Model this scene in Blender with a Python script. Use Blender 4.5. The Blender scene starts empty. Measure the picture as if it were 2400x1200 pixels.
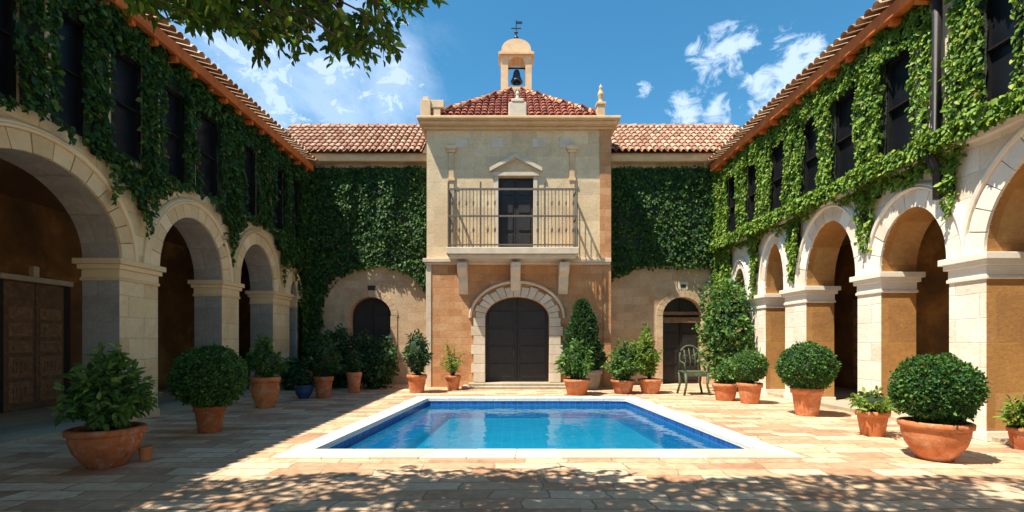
import bpy, bmesh, math, random
import numpy as np
from mathutils import Vector, Matrix, noise
random.seed(7); RNG = np.random.default_rng(11)
PI = math.pi; rad = math.radians
sc = bpy.context.scene; COL = sc.collection
F = 1150.0; EYE = 1.6
def P(px, py, Y):
    """world point seen at a photograph pixel, at distance Y"""
    return Vector(((px-1200)/F*Y, Y, EYE+(800-py)/F*Y))

# ------------------------------------------------------------------ materials
class NT:
    def __init__(s, name):
        s.m = bpy.data.materials.new(name); s.m.use_nodes = True
        s.t = s.m.node_tree; s.n = s.t.nodes; s.b = s.n['Principled BSDF']; s.out = s.n['Material Output']
    def add(s, typ, **kw):
        n = s.n.new(typ)
        for k, v in kw.items(): setattr(n, k, v)
        return n
    def l(s, a, b): s.t.links.new(a, b)
    def val(s, sock, v): sock.default_value = v
def c4(c): return (c[0], c[1], c[2], 1)
def ramp(t, fac, stops, interp='LINEAR'):
    r = t.add('ShaderNodeValToRGB'); e = r.color_ramp.elements; r.color_ramp.interpolation = interp
    while len(e) < len(stops): e.new(0.5)
    for i, (p, c) in enumerate(stops): e[i].position = p; e[i].color = c4(c)
    t.l(fac, r.inputs['Fac']); return r.outputs['Color']
def nz(t, vec, scale, detail=6, rough=.6, dist=0):
    n = t.add('ShaderNodeTexNoise'); n.inputs['Scale'].default_value = scale; n.inputs['Detail'].default_value = detail
    n.inputs['Roughness'].default_value = rough; n.inputs['Distortion'].default_value = dist
    if vec is not None: t.l(vec, n.inputs['Vector'])
    return n
def mixc(t, fac, a, b, mode='MIX'):
    m = t.add('ShaderNodeMix', data_type='RGBA', blend_type=mode)
    for s, v in ((m.inputs[0], fac), (m.inputs[6], a), (m.inputs[7], b)):
        if isinstance(v, (int, float)): s.default_value = v
        elif isinstance(v, tuple): s.default_value = c4(v)
        else: t.l(v, s)
    return m.outputs[2]
def math_(t, op, a, b=None, clamp=False):
    m = t.add('ShaderNodeMath', operation=op, use_clamp=clamp)
    for s, v in ((m.inputs[0], a), (m.inputs[1], b)):
        if v is None: continue
        if isinstance(v, (int, float)): s.default_value = v
        else: t.l(v, s)
    return m.outputs[0]
def geo_pos(t): return t.add('ShaderNodeNewGeometry').outputs['Position']
def bump(t, h, strength, dist=.02):
    b = t.add('ShaderNodeBump'); b.inputs['Strength'].default_value = strength; b.inputs['Distance'].default_value = dist
    t.l(h, b.inputs['Height']); t.l(b.outputs['Normal'], t.b.inputs['Normal'])
def wallvec(t):
    """(along wall, height) from position: picks y or x by which way the face looks"""
    g = t.add('ShaderNodeNewGeometry'); sp = t.add('ShaderNodeSeparateXYZ'); t.l(g.outputs['Position'], sp.inputs[0])
    sn = t.add('ShaderNodeSeparateXYZ'); t.l(g.outputs['True Normal'], sn.inputs[0])
    f = math_(t, 'GREATER_THAN', math_(t, 'ABSOLUTE', sn.outputs[0]), .7)
    m = t.add('ShaderNodeMix', data_type='FLOAT'); t.l(f, m.inputs[0]); t.l(sp.outputs[0], m.inputs[2]); t.l(sp.outputs[1], m.inputs[3])
    c = t.add('ShaderNodeCombineXYZ'); t.l(m.outputs[0], c.inputs[0]); t.l(sp.outputs[2], c.inputs[1]); return c.outputs[0], g.outputs['Position']
def stone(name, c1, c2, c3, bw=.62, bh=.34, joint=.35, rough=.85, bmp=.5, stain=(.25, .2, .15), stn=.35):
    t = NT(name); v, pos = wallvec(t)
    nd = nz(t, pos, 2.5, 3); vm = t.add('ShaderNodeVectorMath', operation='MULTIPLY_ADD')
    t.l(nd.outputs['Color'], vm.inputs[0]); vm.inputs[1].default_value = (.05, .05, 0); t.l(v, vm.inputs[2])
    br = t.add('ShaderNodeTexBrick'); t.l(vm.outputs[0], br.inputs['Vector']); br.inputs['Scale'].default_value = 1
    br.inputs['Brick Width'].default_value = bw; br.inputs['Row Height'].default_value = bh; br.inputs['Mortar Size'].default_value = .012
    br.inputs['Mortar Smooth'].default_value = .5; br.inputs['Color1'].default_value = (0, 0, 0, 1); br.inputs['Color2'].default_value = (1, 1, 1, 1)
    br.inputs['Mortar'].default_value = (.5, .5, .5, 1); br.offset_frequency = 2; br.offset = .45
    n1 = nz(t, pos, 1.7, 8, .65); n2 = nz(t, pos, 14, 6, .7)
    f = math_(t, 'ADD', math_(t, 'MULTIPLY', br.outputs['Color'], .35), math_(t, 'MULTIPLY', n1.outputs['Fac'], .65))
    col = ramp(t, f, [(.25, c2), (.5, c1), (.75, c3)])
    col = mixc(t, math_(t, 'MULTIPLY', br.outputs['Fac'], joint), col, stain)
    n3 = nz(t, pos, .9, 7, .7, 1.2)
    st = ramp(t, n3.outputs['Fac'], [(.5, (0, 0, 0)), (.68, (1, 1, 1))])
    col = mixc(t, math_(t, 'MULTIPLY', st, stn), col, stain)
    col = mixc(t, .5, col, ramp(t, n2.outputs['Fac'], [(.3, (.35, .35, .35)), (.7, (.65, .65, .65))]), 'OVERLAY')
    t.l(col, t.b.inputs['Base Color']); t.b.inputs['Roughness'].default_value = rough
    h = math_(t, 'SUBTRACT', math_(t, 'ADD', n2.outputs['Fac'], math_(t, 'MULTIPLY', n1.outputs['Fac'], 1.0)), math_(t, 'MULTIPLY', br.outputs['Fac'], joint*1.6))
    bump(t, h, bmp, .025); return t.m
def mottled(name, stops, scale=3, rough=.8, bmp=.3, metal=0, bscale=25, spec=.5, isl=0, dist=.01):
    t = NT(name); pos = geo_pos(t); n = nz(t, pos, scale, 7, .65, .4); f = n.outputs['Fac']
    if isl:
        g = t.add('ShaderNodeNewGeometry')
        f = math_(t, 'ADD', math_(t, 'MULTIPLY', f, 1-isl), math_(t, 'MULTIPLY', g.outputs['Random Per Island'], isl))
    t.l(ramp(t, f, stops), t.b.inputs['Base Color']); t.b.inputs['Roughness'].default_value = rough
    t.b.inputs['Metallic'].default_value = metal; t.b.inputs['Specular IOR Level'].default_value = spec
    n2 = nz(t, pos, bscale, 5); bump(t, n2.outputs['Fac'], bmp, dist); return t.m
def leafmat(name, stops, trans=.25, rough=.55):
    t = NT(name); g = t.add('ShaderNodeNewGeometry'); n = nz(t, g.outputs['Position'], 2.4, 4, .7)
    f = math_(t, 'ADD', math_(t, 'MULTIPLY', g.outputs['Random Per Island'], .62), math_(t, 'MULTIPLY', n.outputs['Fac'], .38))
    col = ramp(t, f, stops)
    dead = math_(t, 'GREATER_THAN', math_(t, 'FRACT', math_(t, 'MULTIPLY', g.outputs['Random Per Island'], 37.7)), .994)
    col = mixc(t, dead, col, (.22, .13, .04)); t.l(col, t.b.inputs['Base Color']); t.b.inputs['Roughness'].default_value = rough
    t.b.inputs['Specular IOR Level'].default_value = .22
    tr = t.add('ShaderNodeBsdfTranslucent'); t.l(mixc(t, .35, col, (.25, .4, .03)), tr.inputs['Color'])
    mx = t.add('ShaderNodeMixShader'); mx.inputs[0].default_value = trans
    t.l(t.b.outputs[0], mx.inputs[1]); t.l(tr.outputs[0], mx.inputs[2]); t.l(mx.outputs[0], t.out.inputs['Surface']); return t.m

M = {}
M['stone_tan'] = stone('tan_limestone', (.80, .60, .33), (.67, .48, .26), (.86, .70, .44), bw=.75, bh=.42, joint=.3, stn=.25)
M['stone_cream'] = stone('cream_limestone', (.82, .72, .58), (.72, .58, .44), (.88, .81, .70), bw=.8, bh=.4, joint=.3, stn=.14, stain=(.55, .4, .26))
M['vous_tan'] = mottled('tan_voussoir', [(.25, (.62, .44, .23)), (.55, (.76, .57, .32)), (.8, (.84, .67, .42))], 4, isl=.5, bmp=.35)
M['vous_cream'] = mottled('cream_voussoir', [(.2, (.70, .56, .42)), (.45, (.82, .73, .6)), (.8, (.88, .82, .73))], 4, isl=.5, bmp=.35)
M['jamb_ochre'] = stone('ochre_plaster_jamb_shade', (.46, .225, .06), (.34, .16, .05), (.54, .32, .13), bw=1.4, bh=.8, joint=.05, bmp=.3, stn=.45, stain=(.24, .12, .05))  # ochre plaster, with the jambs' shade and warm bounce put into the colour
M['jamb_grey'] = stone('grey_stone_and_jamb_shade', (.36, .32, .27), (.27, .24, .2), (.45, .4, .34), bw=.8, bh=.5, joint=.3, bmp=.4, stn=.3, stain=(.15, .13, .11))  # left jambs' shade painted as grey; the planter's grey is its own
M['gallery_wall'] = mottled('umber_plaster_painted_glow', [(.32, (.09, .045, .018)), (.52, (.22, .10, .025)), (.68, (.50, .24, .05))], .7, bmp=.4)  # orange end of the mottle stands in for a warm lamp glow
M['gallery_floor'] = stone('gallery_paving', (.42, .35, .24), (.34, .28, .2), (.5, .43, .3), joint=.4)
M['facade_up'] = stone('pale_plaster', (.68, .50, .29), (.56, .41, .25), (.76, .59, .36), bw=.9, bh=.45, joint=.12, bmp=.4, stn=.45, stain=(.46, .33, .2))
M['facade_low'] = stone('russet_plaster', (.50, .24, .10), (.38, .17, .07), (.58, .33, .16), bw=.5, bh=.25, joint=.12, bmp=.45, stn=.35, stain=(.36, .17, .08))
M['back_wall'] = stone('ochre_render', (.50, .36, .22), (.4, .28, .17), (.60, .45, .29), bw=.6, bh=.3, joint=.1, bmp=.35, stn=.4, stain=(.42, .22, .09))
M['trim'] = mottled('pale_carved_stone', [(.3, (.52, .42, .3)), (.55, (.66, .55, .42)), (.75, (.76, .66, .52))], 2.6, bmp=.35, isl=.25)
M['trim_warm'] = mottled('warm_carved_stone', [(.3, (.55, .36, .19)), (.55, (.68, .47, .27)), (.75, (.78, .58, .36))], 2.6, bmp=.35, isl=.2)
M['tile'] = mottled('clay_roof_tile', [(.2, (.26, .11, .06)), (.42, (.38, .19, .11)), (.6, (.48, .28, .18)), (.85, (.54, .37, .26))], 3, isl=.45, bmp=.5)
M['tile_red'] = mottled('red_roof_tile', [(.2, (.15, .025, .014)), (.5, (.25, .05, .025)), (.8, (.36, .10, .05))], 5, isl=.65, bmp=.5)
M['hip'] = mottled('orange_ridge_tile', [(.2, (.5, .22, .1)), (.5, (.64, .32, .16)), (.8, (.74, .45, .27))], 5, isl=.6, bmp=.4)
M['fascia'] = mottled('rust_painted_timber', [(.25, (.36, .07, .012)), (.5, (.56, .13, .018)), (.75, (.66, .2, .03))], 3, bmp=.4)
M['deck'] = mottled('dark_underlay', [(.3, (.03, .02, .015)), (.7, (.07, .045, .03))], 3)
M['wood_dark'] = mottled('dark_oak', [(.3, (.009, .008, .009)), (.55, (.018, .014, .013)), (.75, (.032, .024, .02))], 6, rough=.55, bmp=.4)
M['wood_panel'] = mottled('worn_walnut', [(.3, (.2, .10, .05)), (.55, (.34, .18, .09)), (.75, (.48, .28, .16))], 11, rough=.6, bmp=.5)
M['wood_carved'] = mottled('brown_carved_oak', [(.3, (.14, .075, .04)), (.55, (.22, .12, .065)), (.75, (.33, .19, .11))], 9, rough=.55, bmp=.5)
M['frame'] = mottled('unlit_opening_black', [(.3, (.008, .008, .008)), (.7, (.018, .016, .014))], 6, rough=.7, spec=.2)  # frames blackened so each window reads as an unlit opening
M['glass'] = mottled('unlit_room_pane', [(.3, (.006, .007, .009)), (.7, (.012, .013, .017))], 2, rough=.35, bmp=.05, spec=.15)  # opaque near-black pane in place of the dark room behind
M['iron'] = mottled('wrought_iron', [(.3, (.10, .085, .065)), (.7, (.2, .17, .13))], 12, rough=.6, metal=.2)
M['iron_green'] = mottled('verdigris_iron', [(.3, (.035, .05, .03)), (.55, (.07, .09, .045)), (.75, (.16, .18, .08))], 9, rough=.7)
M['bell'] = mottled('dark_bronze', [(.3, (.015, .035, .06)), (.7, (.03, .07, .11))], 6, rough=.4, metal=.6)
M['terracotta'] = mottled('terracotta', [(.25, (.36, .11, .04)), (.5, (.54, .19, .075)), (.75, (.66, .29, .14))], 5, rough=.75, bmp=.35)
M['terra_dark'] = mottled('weathered_terracotta', [(.25, (.24, .07, .03)), (.5, (.42, .13, .05)), (.75, (.52, .2, .09))], 6, rough=.7, bmp=.35)
M['blueglaze'] = mottled('blue_glaze', [(.3, (.01, .03, .09)), (.7, (.03, .08, .2))], 5, rough=.25, bmp=.1)
M['soil'] = mottled('soil', [(.3, (.02, .014, .01)), (.7, (.06, .04, .025))], 20, bmp=.8)
M['bark'] = mottled('bark', [(.3, (.06, .04, .025)), (.55, (.12, .085, .055)), (.75, (.19, .14, .09))], 9, bmp=.9)
M['core'] = mottled('twigs_and_gap_shade', [(.3, (.010, .022, .010)), (.7, (.022, .045, .016))], 8, bmp=.9, dist=.05)  # dark backing behind leaves, shade of the gaps in its colour; also thin stems
M['ivy_shade'] = leafmat('ivy_leaf_shade_tone', [(.15, (.010, .036, .012)), (.4, (.020, .066, .018)), (.62, (.045, .12, .022)), (.82, (.12, .21, .03))])  # ivy for shaded walls, the shade put into a darker leaf colour
M['ivy_sun'] = leafmat('ivy_leaf_sun_tone', [(.12, (.035, .10, .02)), (.35, (.10, .21, .025)), (.6, (.19, .31, .035)), (.85, (.36, .43, .07))])  # same ivy in sun, the sunlight put into a brighter leaf colour
M['box'] = leafmat('box_leaf', [(.15, (.015, .055, .02)), (.4, (.03, .10, .028)), (.65, (.065, .16, .028)), (.85, (.15, .26, .04))], .2)
M['bush'] = leafmat('shrub_leaf', [(.15, (.03, .085, .03)), (.4, (.06, .15, .04)), (.65, (.12, .24, .055)), (.85, (.26, .38, .09))], .3)
M['bush_dark'] = leafmat('laurel_leaf', [(.15, (.012, .04, .018)), (.4, (.02, .07, .03)), (.65, (.045, .11, .04)), (.85, (.1, .18, .06))], .2)
M['lime'] = leafmat('lime_leaf', [(.15, (.06, .13, .03)), (.4, (.13, .24, .04)), (.65, (.24, .34, .05)), (.85, (.4, .45, .1))], .35)
M['tree'] = leafmat('tree_leaf', [(.15, (.02, .07, .02)), (.4, (.04, .12, .025)), (.65, (.09, .2, .03)), (.85, (.26, .36, .05))], .5)

def potmat(name, stops):
    t = NT(name); pos = geo_pos(t); n = nz(t, pos, 4, 8, .7, .8); col = ramp(t, n.outputs['Fac'], stops)
    n2 = nz(t, pos, 2.6, 9, .75, 1.5); col = mixc(t, math_(t, 'MULTIPLY', ramp(t, n2.outputs['Fac'], [(.52, (0, 0, 0)), (.64, (1, 1, 1))]), .45), col, (.58, .46, .36))
    n3 = nz(t, pos, 7, 8, .8, .5); col = mixc(t, math_(t, 'MULTIPLY', ramp(t, n3.outputs['Fac'], [(.55, (0, 0, 0)), (.68, (1, 1, 1))]), .6), col, (.10, .07, .04))
    sp = t.add('ShaderNodeSeparateXYZ'); t.l(pos, sp.inputs[0])
    t.l(col, t.b.inputs['Base Color']); t.b.inputs['Roughness'].default_value = .85; t.b.inputs['Specular IOR Level'].default_value = .3
    bump(t, nz(t, pos, 30, 6).outputs['Fac'], .4, .01); return t.m
M['terracotta'] = potmat('terracotta', [(.25, (.34, .10, .035)), (.5, (.54, .18, .065)), (.75, (.66, .28, .12))])
M['terra_dark'] = potmat('weathered_terracotta', [(.25, (.22, .06, .025)), (.5, (.40, .115, .04)), (.75, (.5, .18, .07))])
# paving
def paving():
    t = NT('flagstones'); pos = geo_pos(t)
    nd = nz(t, pos, .8, 4); vm = t.add('ShaderNodeVectorMath', operation='MULTIPLY_ADD'); t.l(nd.outputs['Color'], vm.inputs[0])
    vm.inputs[1].default_value = (.5, .28, 0); t.l(pos, vm.inputs[2])
    br = t.add('ShaderNodeTexBrick'); t.l(vm.outputs[0], br.inputs['Vector']); br.inputs['Scale'].default_value = 1
    br.inputs['Brick Width'].default_value = .62; br.inputs['Row Height'].default_value = .30; br.inputs['Mortar Size'].default_value = .014
    br.inputs['Mortar Smooth'].default_value = .4; br.inputs['Color1'].default_value = (0, 0, 0, 1); br.inputs['Color2'].default_value = (1, 1, 1, 1)
    br.inputs['Mortar'].default_value = (.5, .5, .5, 1); br.offset = .37; br.squash = 1.4; br.squash_frequency = 3
    n1 = nz(t, pos, 1.3, 8, .7, .6); n2 = nz(t, pos, 9, 8, .7)
    f = math_(t, 'ADD', math_(t, 'MULTIPLY', br.outputs['Color'], .5), math_(t, 'MULTIPLY', n1.outputs['Fac'], .5))
    col = ramp(t, f, [(.12, (.29, .135, .075)), (.3, (.42, .235, .135)), (.5, (.57, .37, .225)), (.72, (.69, .50, .33)), (.9, (.58, .34, .21))])
    col = mixc(t, math_(t, 'MULTIPLY', br.outputs['Fac'], .75), col, (.22, .14, .09))
    n3 = nz(t, pos, .55, 6, .65, 1.5)
    col = mixc(t, math_(t, 'MULTIPLY', ramp(t, n3.outputs['Fac'], [(.54, (0, 0, 0)), (.66, (1, 1, 1))]), .4), col, (.44, .25, .13))
    n4 = nz(t, pos, 1.9, 9, .8, .9)
    col = mixc(t, math_(t, 'MULTIPLY', ramp(t, n4.outputs['Fac'], [(.53, (0, 0, 0)), (.7, (1, 1, 1))]), .5), col, (.24, .15, .09))
    col = mixc(t, .7, col, ramp(t, n2.outputs['Fac'], [(.3, (.3, .3, .3)), (.7, (.7, .7, .7))]), 'OVERLAY')
    t.l(col, t.b.inputs['Base Color'])
    t.l(ramp(t, n2.outputs['Fac'], [(.3, (.45, .45, .45)), (.7, (.75, .75, .75))]), t.b.inputs['Roughness'])
    h = math_(t, 'SUBTRACT', math_(t, 'ADD', math_(t, 'MULTIPLY', n2.outputs['Fac'], .6), n1.outputs['Fac']), br.outputs['Fac'])
    bump(t, h, .5, .02); return t.m
M['paving'] = paving()
M['coping'] = stone('white_coping', (.74, .71, .64), (.66, .62, .54), (.8, .78, .73), bw=.7, bh=5.0, joint=.35, bmp=.2, stn=.1, stain=(.5, .42, .32))
M['coping_near'] = mottled('cream_coping', [(.3, (.60, .47, .33)), (.55, (.70, .57, .42)), (.75, (.76, .66, .52))], 1.5, bmp=.3, isl=.5)
def pooltile(name, a, b, g, s=.16):
    t = NT(name); v, pos = wallvec(t); br = t.add('ShaderNodeTexBrick')
    sn = t.add('ShaderNodeSeparateXYZ'); gg = t.add('ShaderNodeNewGeometry'); t.l(gg.outputs['True Normal'], sn.inputs[0])
    m = t.add('ShaderNodeMix', data_type='VECTOR'); t.l(math_(t, 'GREATER_THAN', math_(t, 'ABSOLUTE', sn.outputs[2]), .7), m.inputs[0]); t.l(v, m.inputs[4]); t.l(pos, m.inputs[5])
    t.l(m.outputs[1], br.inputs['Vector']); br.offset = 0; br.inputs['Scale'].default_value = 1
    br.inputs['Brick Width'].default_value = s; br.inputs['Row Height'].default_value = s; br.inputs['Mortar Size'].default_value = .006
    br.inputs['Color1'].default_value = c4(a); br.inputs['Color2'].default_value = c4(b); br.inputs['Mortar'].default_value = c4(g)
    t.l(br.outputs['Color'], t.b.inputs['Base Color']); t.b.inputs['Roughness'].default_value = .2; return t.m
M['pool_wall'] = pooltile('cobalt_pool_tile', (.008, .055, .26), (.012, .10, .38), (.05, .2, .42))
M['pool_floor'] = pooltile('turquoise_pool_tile', (.02, .36, .52), (.03, .42, .58), (.12, .5, .6), .22)
def water():
    t = NT('pool_water'); pos = geo_pos(t)
    n = nz(t, pos, 1.6, 3, .5, .3); n2 = nz(t, pos, 7, 2)
    h = math_(t, 'ADD', n.outputs['Fac'], math_(t, 'MULTIPLY', n2.outputs['Fac'], .12))
    b = t.add('ShaderNodeBump'); b.inputs['Strength'].default_value = .16; b.inputs['Distance'].default_value = .12; t.l(h, b.inputs['Height'])
    fr = t.add('ShaderNodeFresnel'); fr.inputs['IOR'].default_value = 1.24; t.l(b.outputs[0], fr.inputs['Normal'])
    gl = t.add('ShaderNodeBsdfGlossy'); gl.inputs['Roughness'].default_value = .03; t.l(b.outputs[0], gl.inputs['Normal'])
    tr = t.add('ShaderNodeBsdfTransparent'); tr.inputs['Color'].default_value = (.7, .95, .98, 1)
    df = t.add('ShaderNodeBsdfDiffuse'); df.inputs['Color'].default_value = (.004, .165, .34, 1); md = t.add('ShaderNodeMixShader'); md.inputs[0].default_value = .4; t.l(tr.outputs[0], md.inputs[1]); t.l(df.outputs[0], md.inputs[2])
    mx = t.add('ShaderNodeMixShader'); t.l(fr.outputs[0], mx.inputs[0]); t.l(md.outputs[0], mx.inputs[1]); t.l(gl.outputs[0], mx.inputs[2])
    t.l(mx.outputs[0], t.out.inputs['Surface']); return t.m
M['water'] = water()

# ------------------------------------------------------------------ mesh helpers
class MB:
    def __init__(s): s.v = []; s.f = []; s.mi = []
    def face(s, pts, mi=0):
        i = len(s.v); s.v += [tuple(p) for p in pts]; s.f.append(tuple(range(i, i+len(pts)))); s.mi.append(mi)
    def box(s, x0, x1, y0, y1, z0, z1, mi=0):
        i = len(s.v)
        s.v += [(x0, y0, z0), (x1, y0, z0), (x1, y1, z0), (x0, y1, z0), (x0, y0, z1), (x1, y0, z1), (x1, y1, z1), (x0, y1, z1)]
        for q in ((3, 2, 1, 0), (4, 5, 6, 7), (0, 1, 5, 4), (1, 2, 6, 5), (2, 3, 7, 6), (3, 0, 4, 7)):
            s.f.append(tuple(i+k for k in q)); s.mi.append(mi)
    def lathe(s, prof, c=(0, 0, 0), seg=28, mi=0, wob=0):
        i = len(s.v); n = len(prof)
        for k in range(seg):
            a = 2*PI*k/seg; w = 1+wob*math.sin(3*a+1)
            for r, z in prof: s.v.append((c[0]+r*w*math.cos(a), c[1]+r*w*math.sin(a), c[2]+z))
        for k in range(seg):
            k2 = (k+1) % seg
            for j in range(n-1): s.f.append((i+k*n+j, i+k2*n+j, i+k2*n+j+1, i+k*n+j+1)); s.mi.append(mi)
    def tube(s, pts, rs, seg=7, mi=0):
        i0 = len(s.v); pts = [Vector(p) for p in pts]; n = len(pts)
        if isinstance(rs, (int, float)): rs = [rs]*n
        up = Vector((0, 0, 1))
        for k, p in enumerate(pts):
            d = (pts[min(k+1, n-1)]-pts[max(k-1, 0)]).normalized()
            a = d.cross(up if abs(d.z) < .95 else Vector((1, 0, 0))).normalized(); b = d.cross(a)
            for j in range(seg):
                t = 2*PI*j/seg; s.v.append(tuple(p+(a*math.cos(t)+b*math.sin(t))*rs[k]))
        for k in range(n-1):
            for j in range(seg):
                j2 = (j+1) % seg
                s.f.append((i0+k*seg+j, i0+k*seg+j2, i0+(k+1)*seg+j2, i0+(k+1)*seg+j)); s.mi.append(mi)
        s.f.append(tuple(i0+j for j in range(seg))[::-1]); s.mi.append(mi)
        s.f.append(tuple(i0+(n-1)*seg+j for j in range(seg))); s.mi.append(mi)
    def build(s, name, mats, parent=None, smooth=False, bevel=0, recalc=True):
        me = bpy.data.meshes.new(name); me.from_pydata(s.v, [], s.f); me.update()
        if not isinstance(mats, (list, tuple)): mats = [mats]
        for m in mats: me.materials.append(m)
        me.polygons.foreach_set('material_index', s.mi)
        if recalc:
            bm = bmesh.new(); bm.from_mesh(me); bmesh.ops.remove_doubles(bm, verts=bm.verts, dist=1e-5)
            bmesh.ops.recalc_face_normals(bm, faces=bm.faces); bm.to_mesh(me); bm.free()
        o = bpy.data.objects.new(name, me); COL.objects.link(o)
        if parent: o.parent = parent; o.matrix_parent_inverse = Matrix.Translation(-parent.location) if parent.type == 'EMPTY' else Matrix()
        if smooth: me.polygons.foreach_set('use_smooth', [True]*len(me.polygons))
        if bevel:
            b = o.modifiers.new('b', 'BEVEL'); b.width = bevel; b.segments = 2; b.limit_method = 'ANGLE'; b.angle_limit = rad(40)
        return o
def tag(o, label=None, cat=None, group=None, kind=None):
    for k, v in (('label', label), ('category', cat), ('group', group), ('kind', kind)):
        if v: o[k] = v
    return o
def thing(name, label, cat, loc=(0, 0, 0), group=None):
    o = bpy.data.objects.new(name, None); COL.objects.link(o); o.location = loc; o.empty_display_size = .3
    return tag(o, label, cat, group)

def leaves_np(Pn, D, N, size, wid=.62, fold=.16):
    """one folded pointed leaf per row: position, direction along the leaf, leaf normal, length"""
    D = D/np.linalg.norm(D, axis=1, keepdims=True)
    S = np.cross(D, N); S /= np.linalg.norm(S, axis=1, keepdims=True)+1e-9
    N2 = np.cross(S, D); L = size[:, None]
    w = L*wid*.5
    base = Pn; tip = Pn+D*L-N2*L*.12
    l1 = Pn+D*L*.28+S*w*.92+N2*L*fold*.8; l2 = Pn+D*L*.66+S*w*.72+N2*L*fold*.5
    r1 = Pn+D*L*.28-S*w*.92+N2*L*fold*.8; r2 = Pn+D*L*.66-S*w*.72+N2*L*fold*.5
    V = np.stack([base, l1, l2, tip, r2, r1], axis=1).reshape(-1, 3)
    n = len(Pn); b = (np.arange(n)*6)[:, None]
    Fq = np.concatenate([b+np.array([0, 3, 2, 1]), b+np.array([0, 5, 4, 3])], axis=1).reshape(-1, 4)
    return V, Fq
def leaf_object(name, V, Fq, mat, parent=None, extra=None, extra_mat=None):
    """extra: an MB of backing geometry kept in the same mesh"""
    nv = len(V); nf = len(Fq)
    ev = np.array(extra.v, dtype=float).reshape(-1, 3) if extra else np.zeros((0, 3))
    me = bpy.data.meshes.new(name)
    allv = np.concatenate([V, ev]); me.vertices.add(len(allv)); me.vertices.foreach_set('co', allv.astype(np.float32).ravel())
    loops = list(); starts = []; 
    Lq = Fq.ravel().astype(np.int32)
    st = (np.arange(nf)*4).astype(np.int32)
    if extra:
        el = []; es = []; off = len(Lq)
        for f in extra.f:
            es.append(off+len(el)); el += [i+nv for i in f]
        Lq = np.concatenate([Lq, np.array(el, dtype=np.int32)]); st = np.concatenate([st, np.array(es, dtype=np.int32)])
    me.loops.add(len(Lq)); me.loops.foreach_set('vertex_index', Lq)
    me.polygons.add(len(st)); me.polygons.foreach_set('loop_start', st)
    me.materials.append(mat)
    if extra:
        me.materials.append(extra_mat); me.polygons.foreach_set('material_index', np.concatenate([np.zeros(nf), np.ones(len(extra.f))]).astype(np.int32))
    me.update(calc_edges=True); me.validate()
    o = bpy.data.objects.new(name, me); COL.objects.link(o)
    if parent: o.parent = parent; o.matrix_parent_inverse = Matrix.Translation(-parent.location)
    return o

# ------------------------------------------------------------------ camera, sun, sky
cam = bpy.data.cameras.new('camera'); co = bpy.data.objects.new('camera', cam); COL.objects.link(co); sc.camera = co
co.location = (0, 0, EYE); co.rotation_euler = (rad(90), 0, 0); cam.sensor_width = 36; cam.lens = 36*F/2400
cam.shift_y = 200/2400; cam.clip_end = 3000; cam.clip_start = .05
SUN = Vector((-.42, -.26, 1)).normalized()
sl = bpy.data.lights.new('sun', 'SUN'); sl.energy = 5; sl.angle = rad(.5); sl.color = (1, .93, .80)
so = bpy.data.objects.new('sun', sl); COL.objects.link(so); so.rotation_euler = SUN.to_track_quat('Z', 'Y').to_euler(); so.location = (-10, -8, 30)
w = bpy.data.worlds.new('World'); sc.world = w; w.use_nodes = True; wt = w.node_tree
class WT(NT):
    def __init__(s): s.t = wt; s.n = wt.nodes
W = WT(); bg = wt.nodes['Background']
sky = W.add('ShaderNodeTexSky', sky_type='NISHITA', sun_disc=False); sky.sun_elevation = math.asin(SUN.z); sky.sun_rotation = math.atan2(SUN.x, SUN.y) % (2*PI)
sky.air_density = 1.0; sky.dust_density = .3; sky.ozone_density = 2.5; sky.altitude = 300
tc = W.add('ShaderNodeTexCoord'); dirv = tc.outputs['Generated']
hs = W.add('ShaderNodeHueSaturation'); hs.inputs['Saturation'].default_value = 1.28; hs.inputs['Hue'].default_value = .482; wt.links.new(sky.outputs[0], hs.inputs['Color'])
def blob(px, py, r):
    d = (P(px, py, 10)-Vector((0, 0, EYE))).normalized()
    vm = W.add('ShaderNodeVectorMath', operation='DISTANCE'); wt.links.new(dirv, vm.inputs[0]); vm.inputs[1].default_value = d
    return math_(W, 'SUBTRACT', 1.0, math_(W, 'DIVIDE', vm.outputs['Value'], r))
def mx(vals):
    a = vals[0]
    for b in vals[1:]: a = math_(W, 'MAXIMUM', a, b)
    return math_(W, 'MAXIMUM', a, 0.0)
sq = W.add('ShaderNodeVectorMath', operation='MULTIPLY'); wt.links.new(dirv, sq.inputs[0]); sq.inputs[1].default_value = (1, 1, 1.5)
nA = nz(W, sq.outputs[0], 24, 8, .66, .5); nB = nz(W, sq.outputs[0], 5.5, 9, .66, .3)
right = mx([blob(1690, 125, .062), blob(1610, 262, .05), blob(1675, 262, .04), blob(1855, 115, .05), blob(1800, 215, .06), blob(1850, 175, .055), blob(1510, 205, .022), blob(1750, 102, .03), blob(1620, 112, .028), blob(1900, 120, .03)])
left = mx([blob(600, 130, .26), blob(760, 190, .26), blob(890, 190, .15), blob(640, 260, .2), blob(930, 150, .09), blob(800, 260, .15)])
dr = math_(W, 'ADD', math_(W, 'MULTIPLY', right, 1.1), math_(W, 'MULTIPLY', math_(W, 'SUBTRACT', nA.outputs['Fac'], .5), 3.6))
dl = math_(W, 'ADD', math_(W, 'MULTIPLY', left, .9), math_(W, 'MULTIPLY', math_(W, 'SUBTRACT', nA.outputs['Fac'], .5), 3.4))
cr = math_(W, 'MULTIPLY', math_(W, 'SUBTRACT', dr, .36), 1.7, True); cl = math_(W, 'MULTIPLY', math_(W, 'SUBTRACT', dl, .58), 2.2, True)
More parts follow.
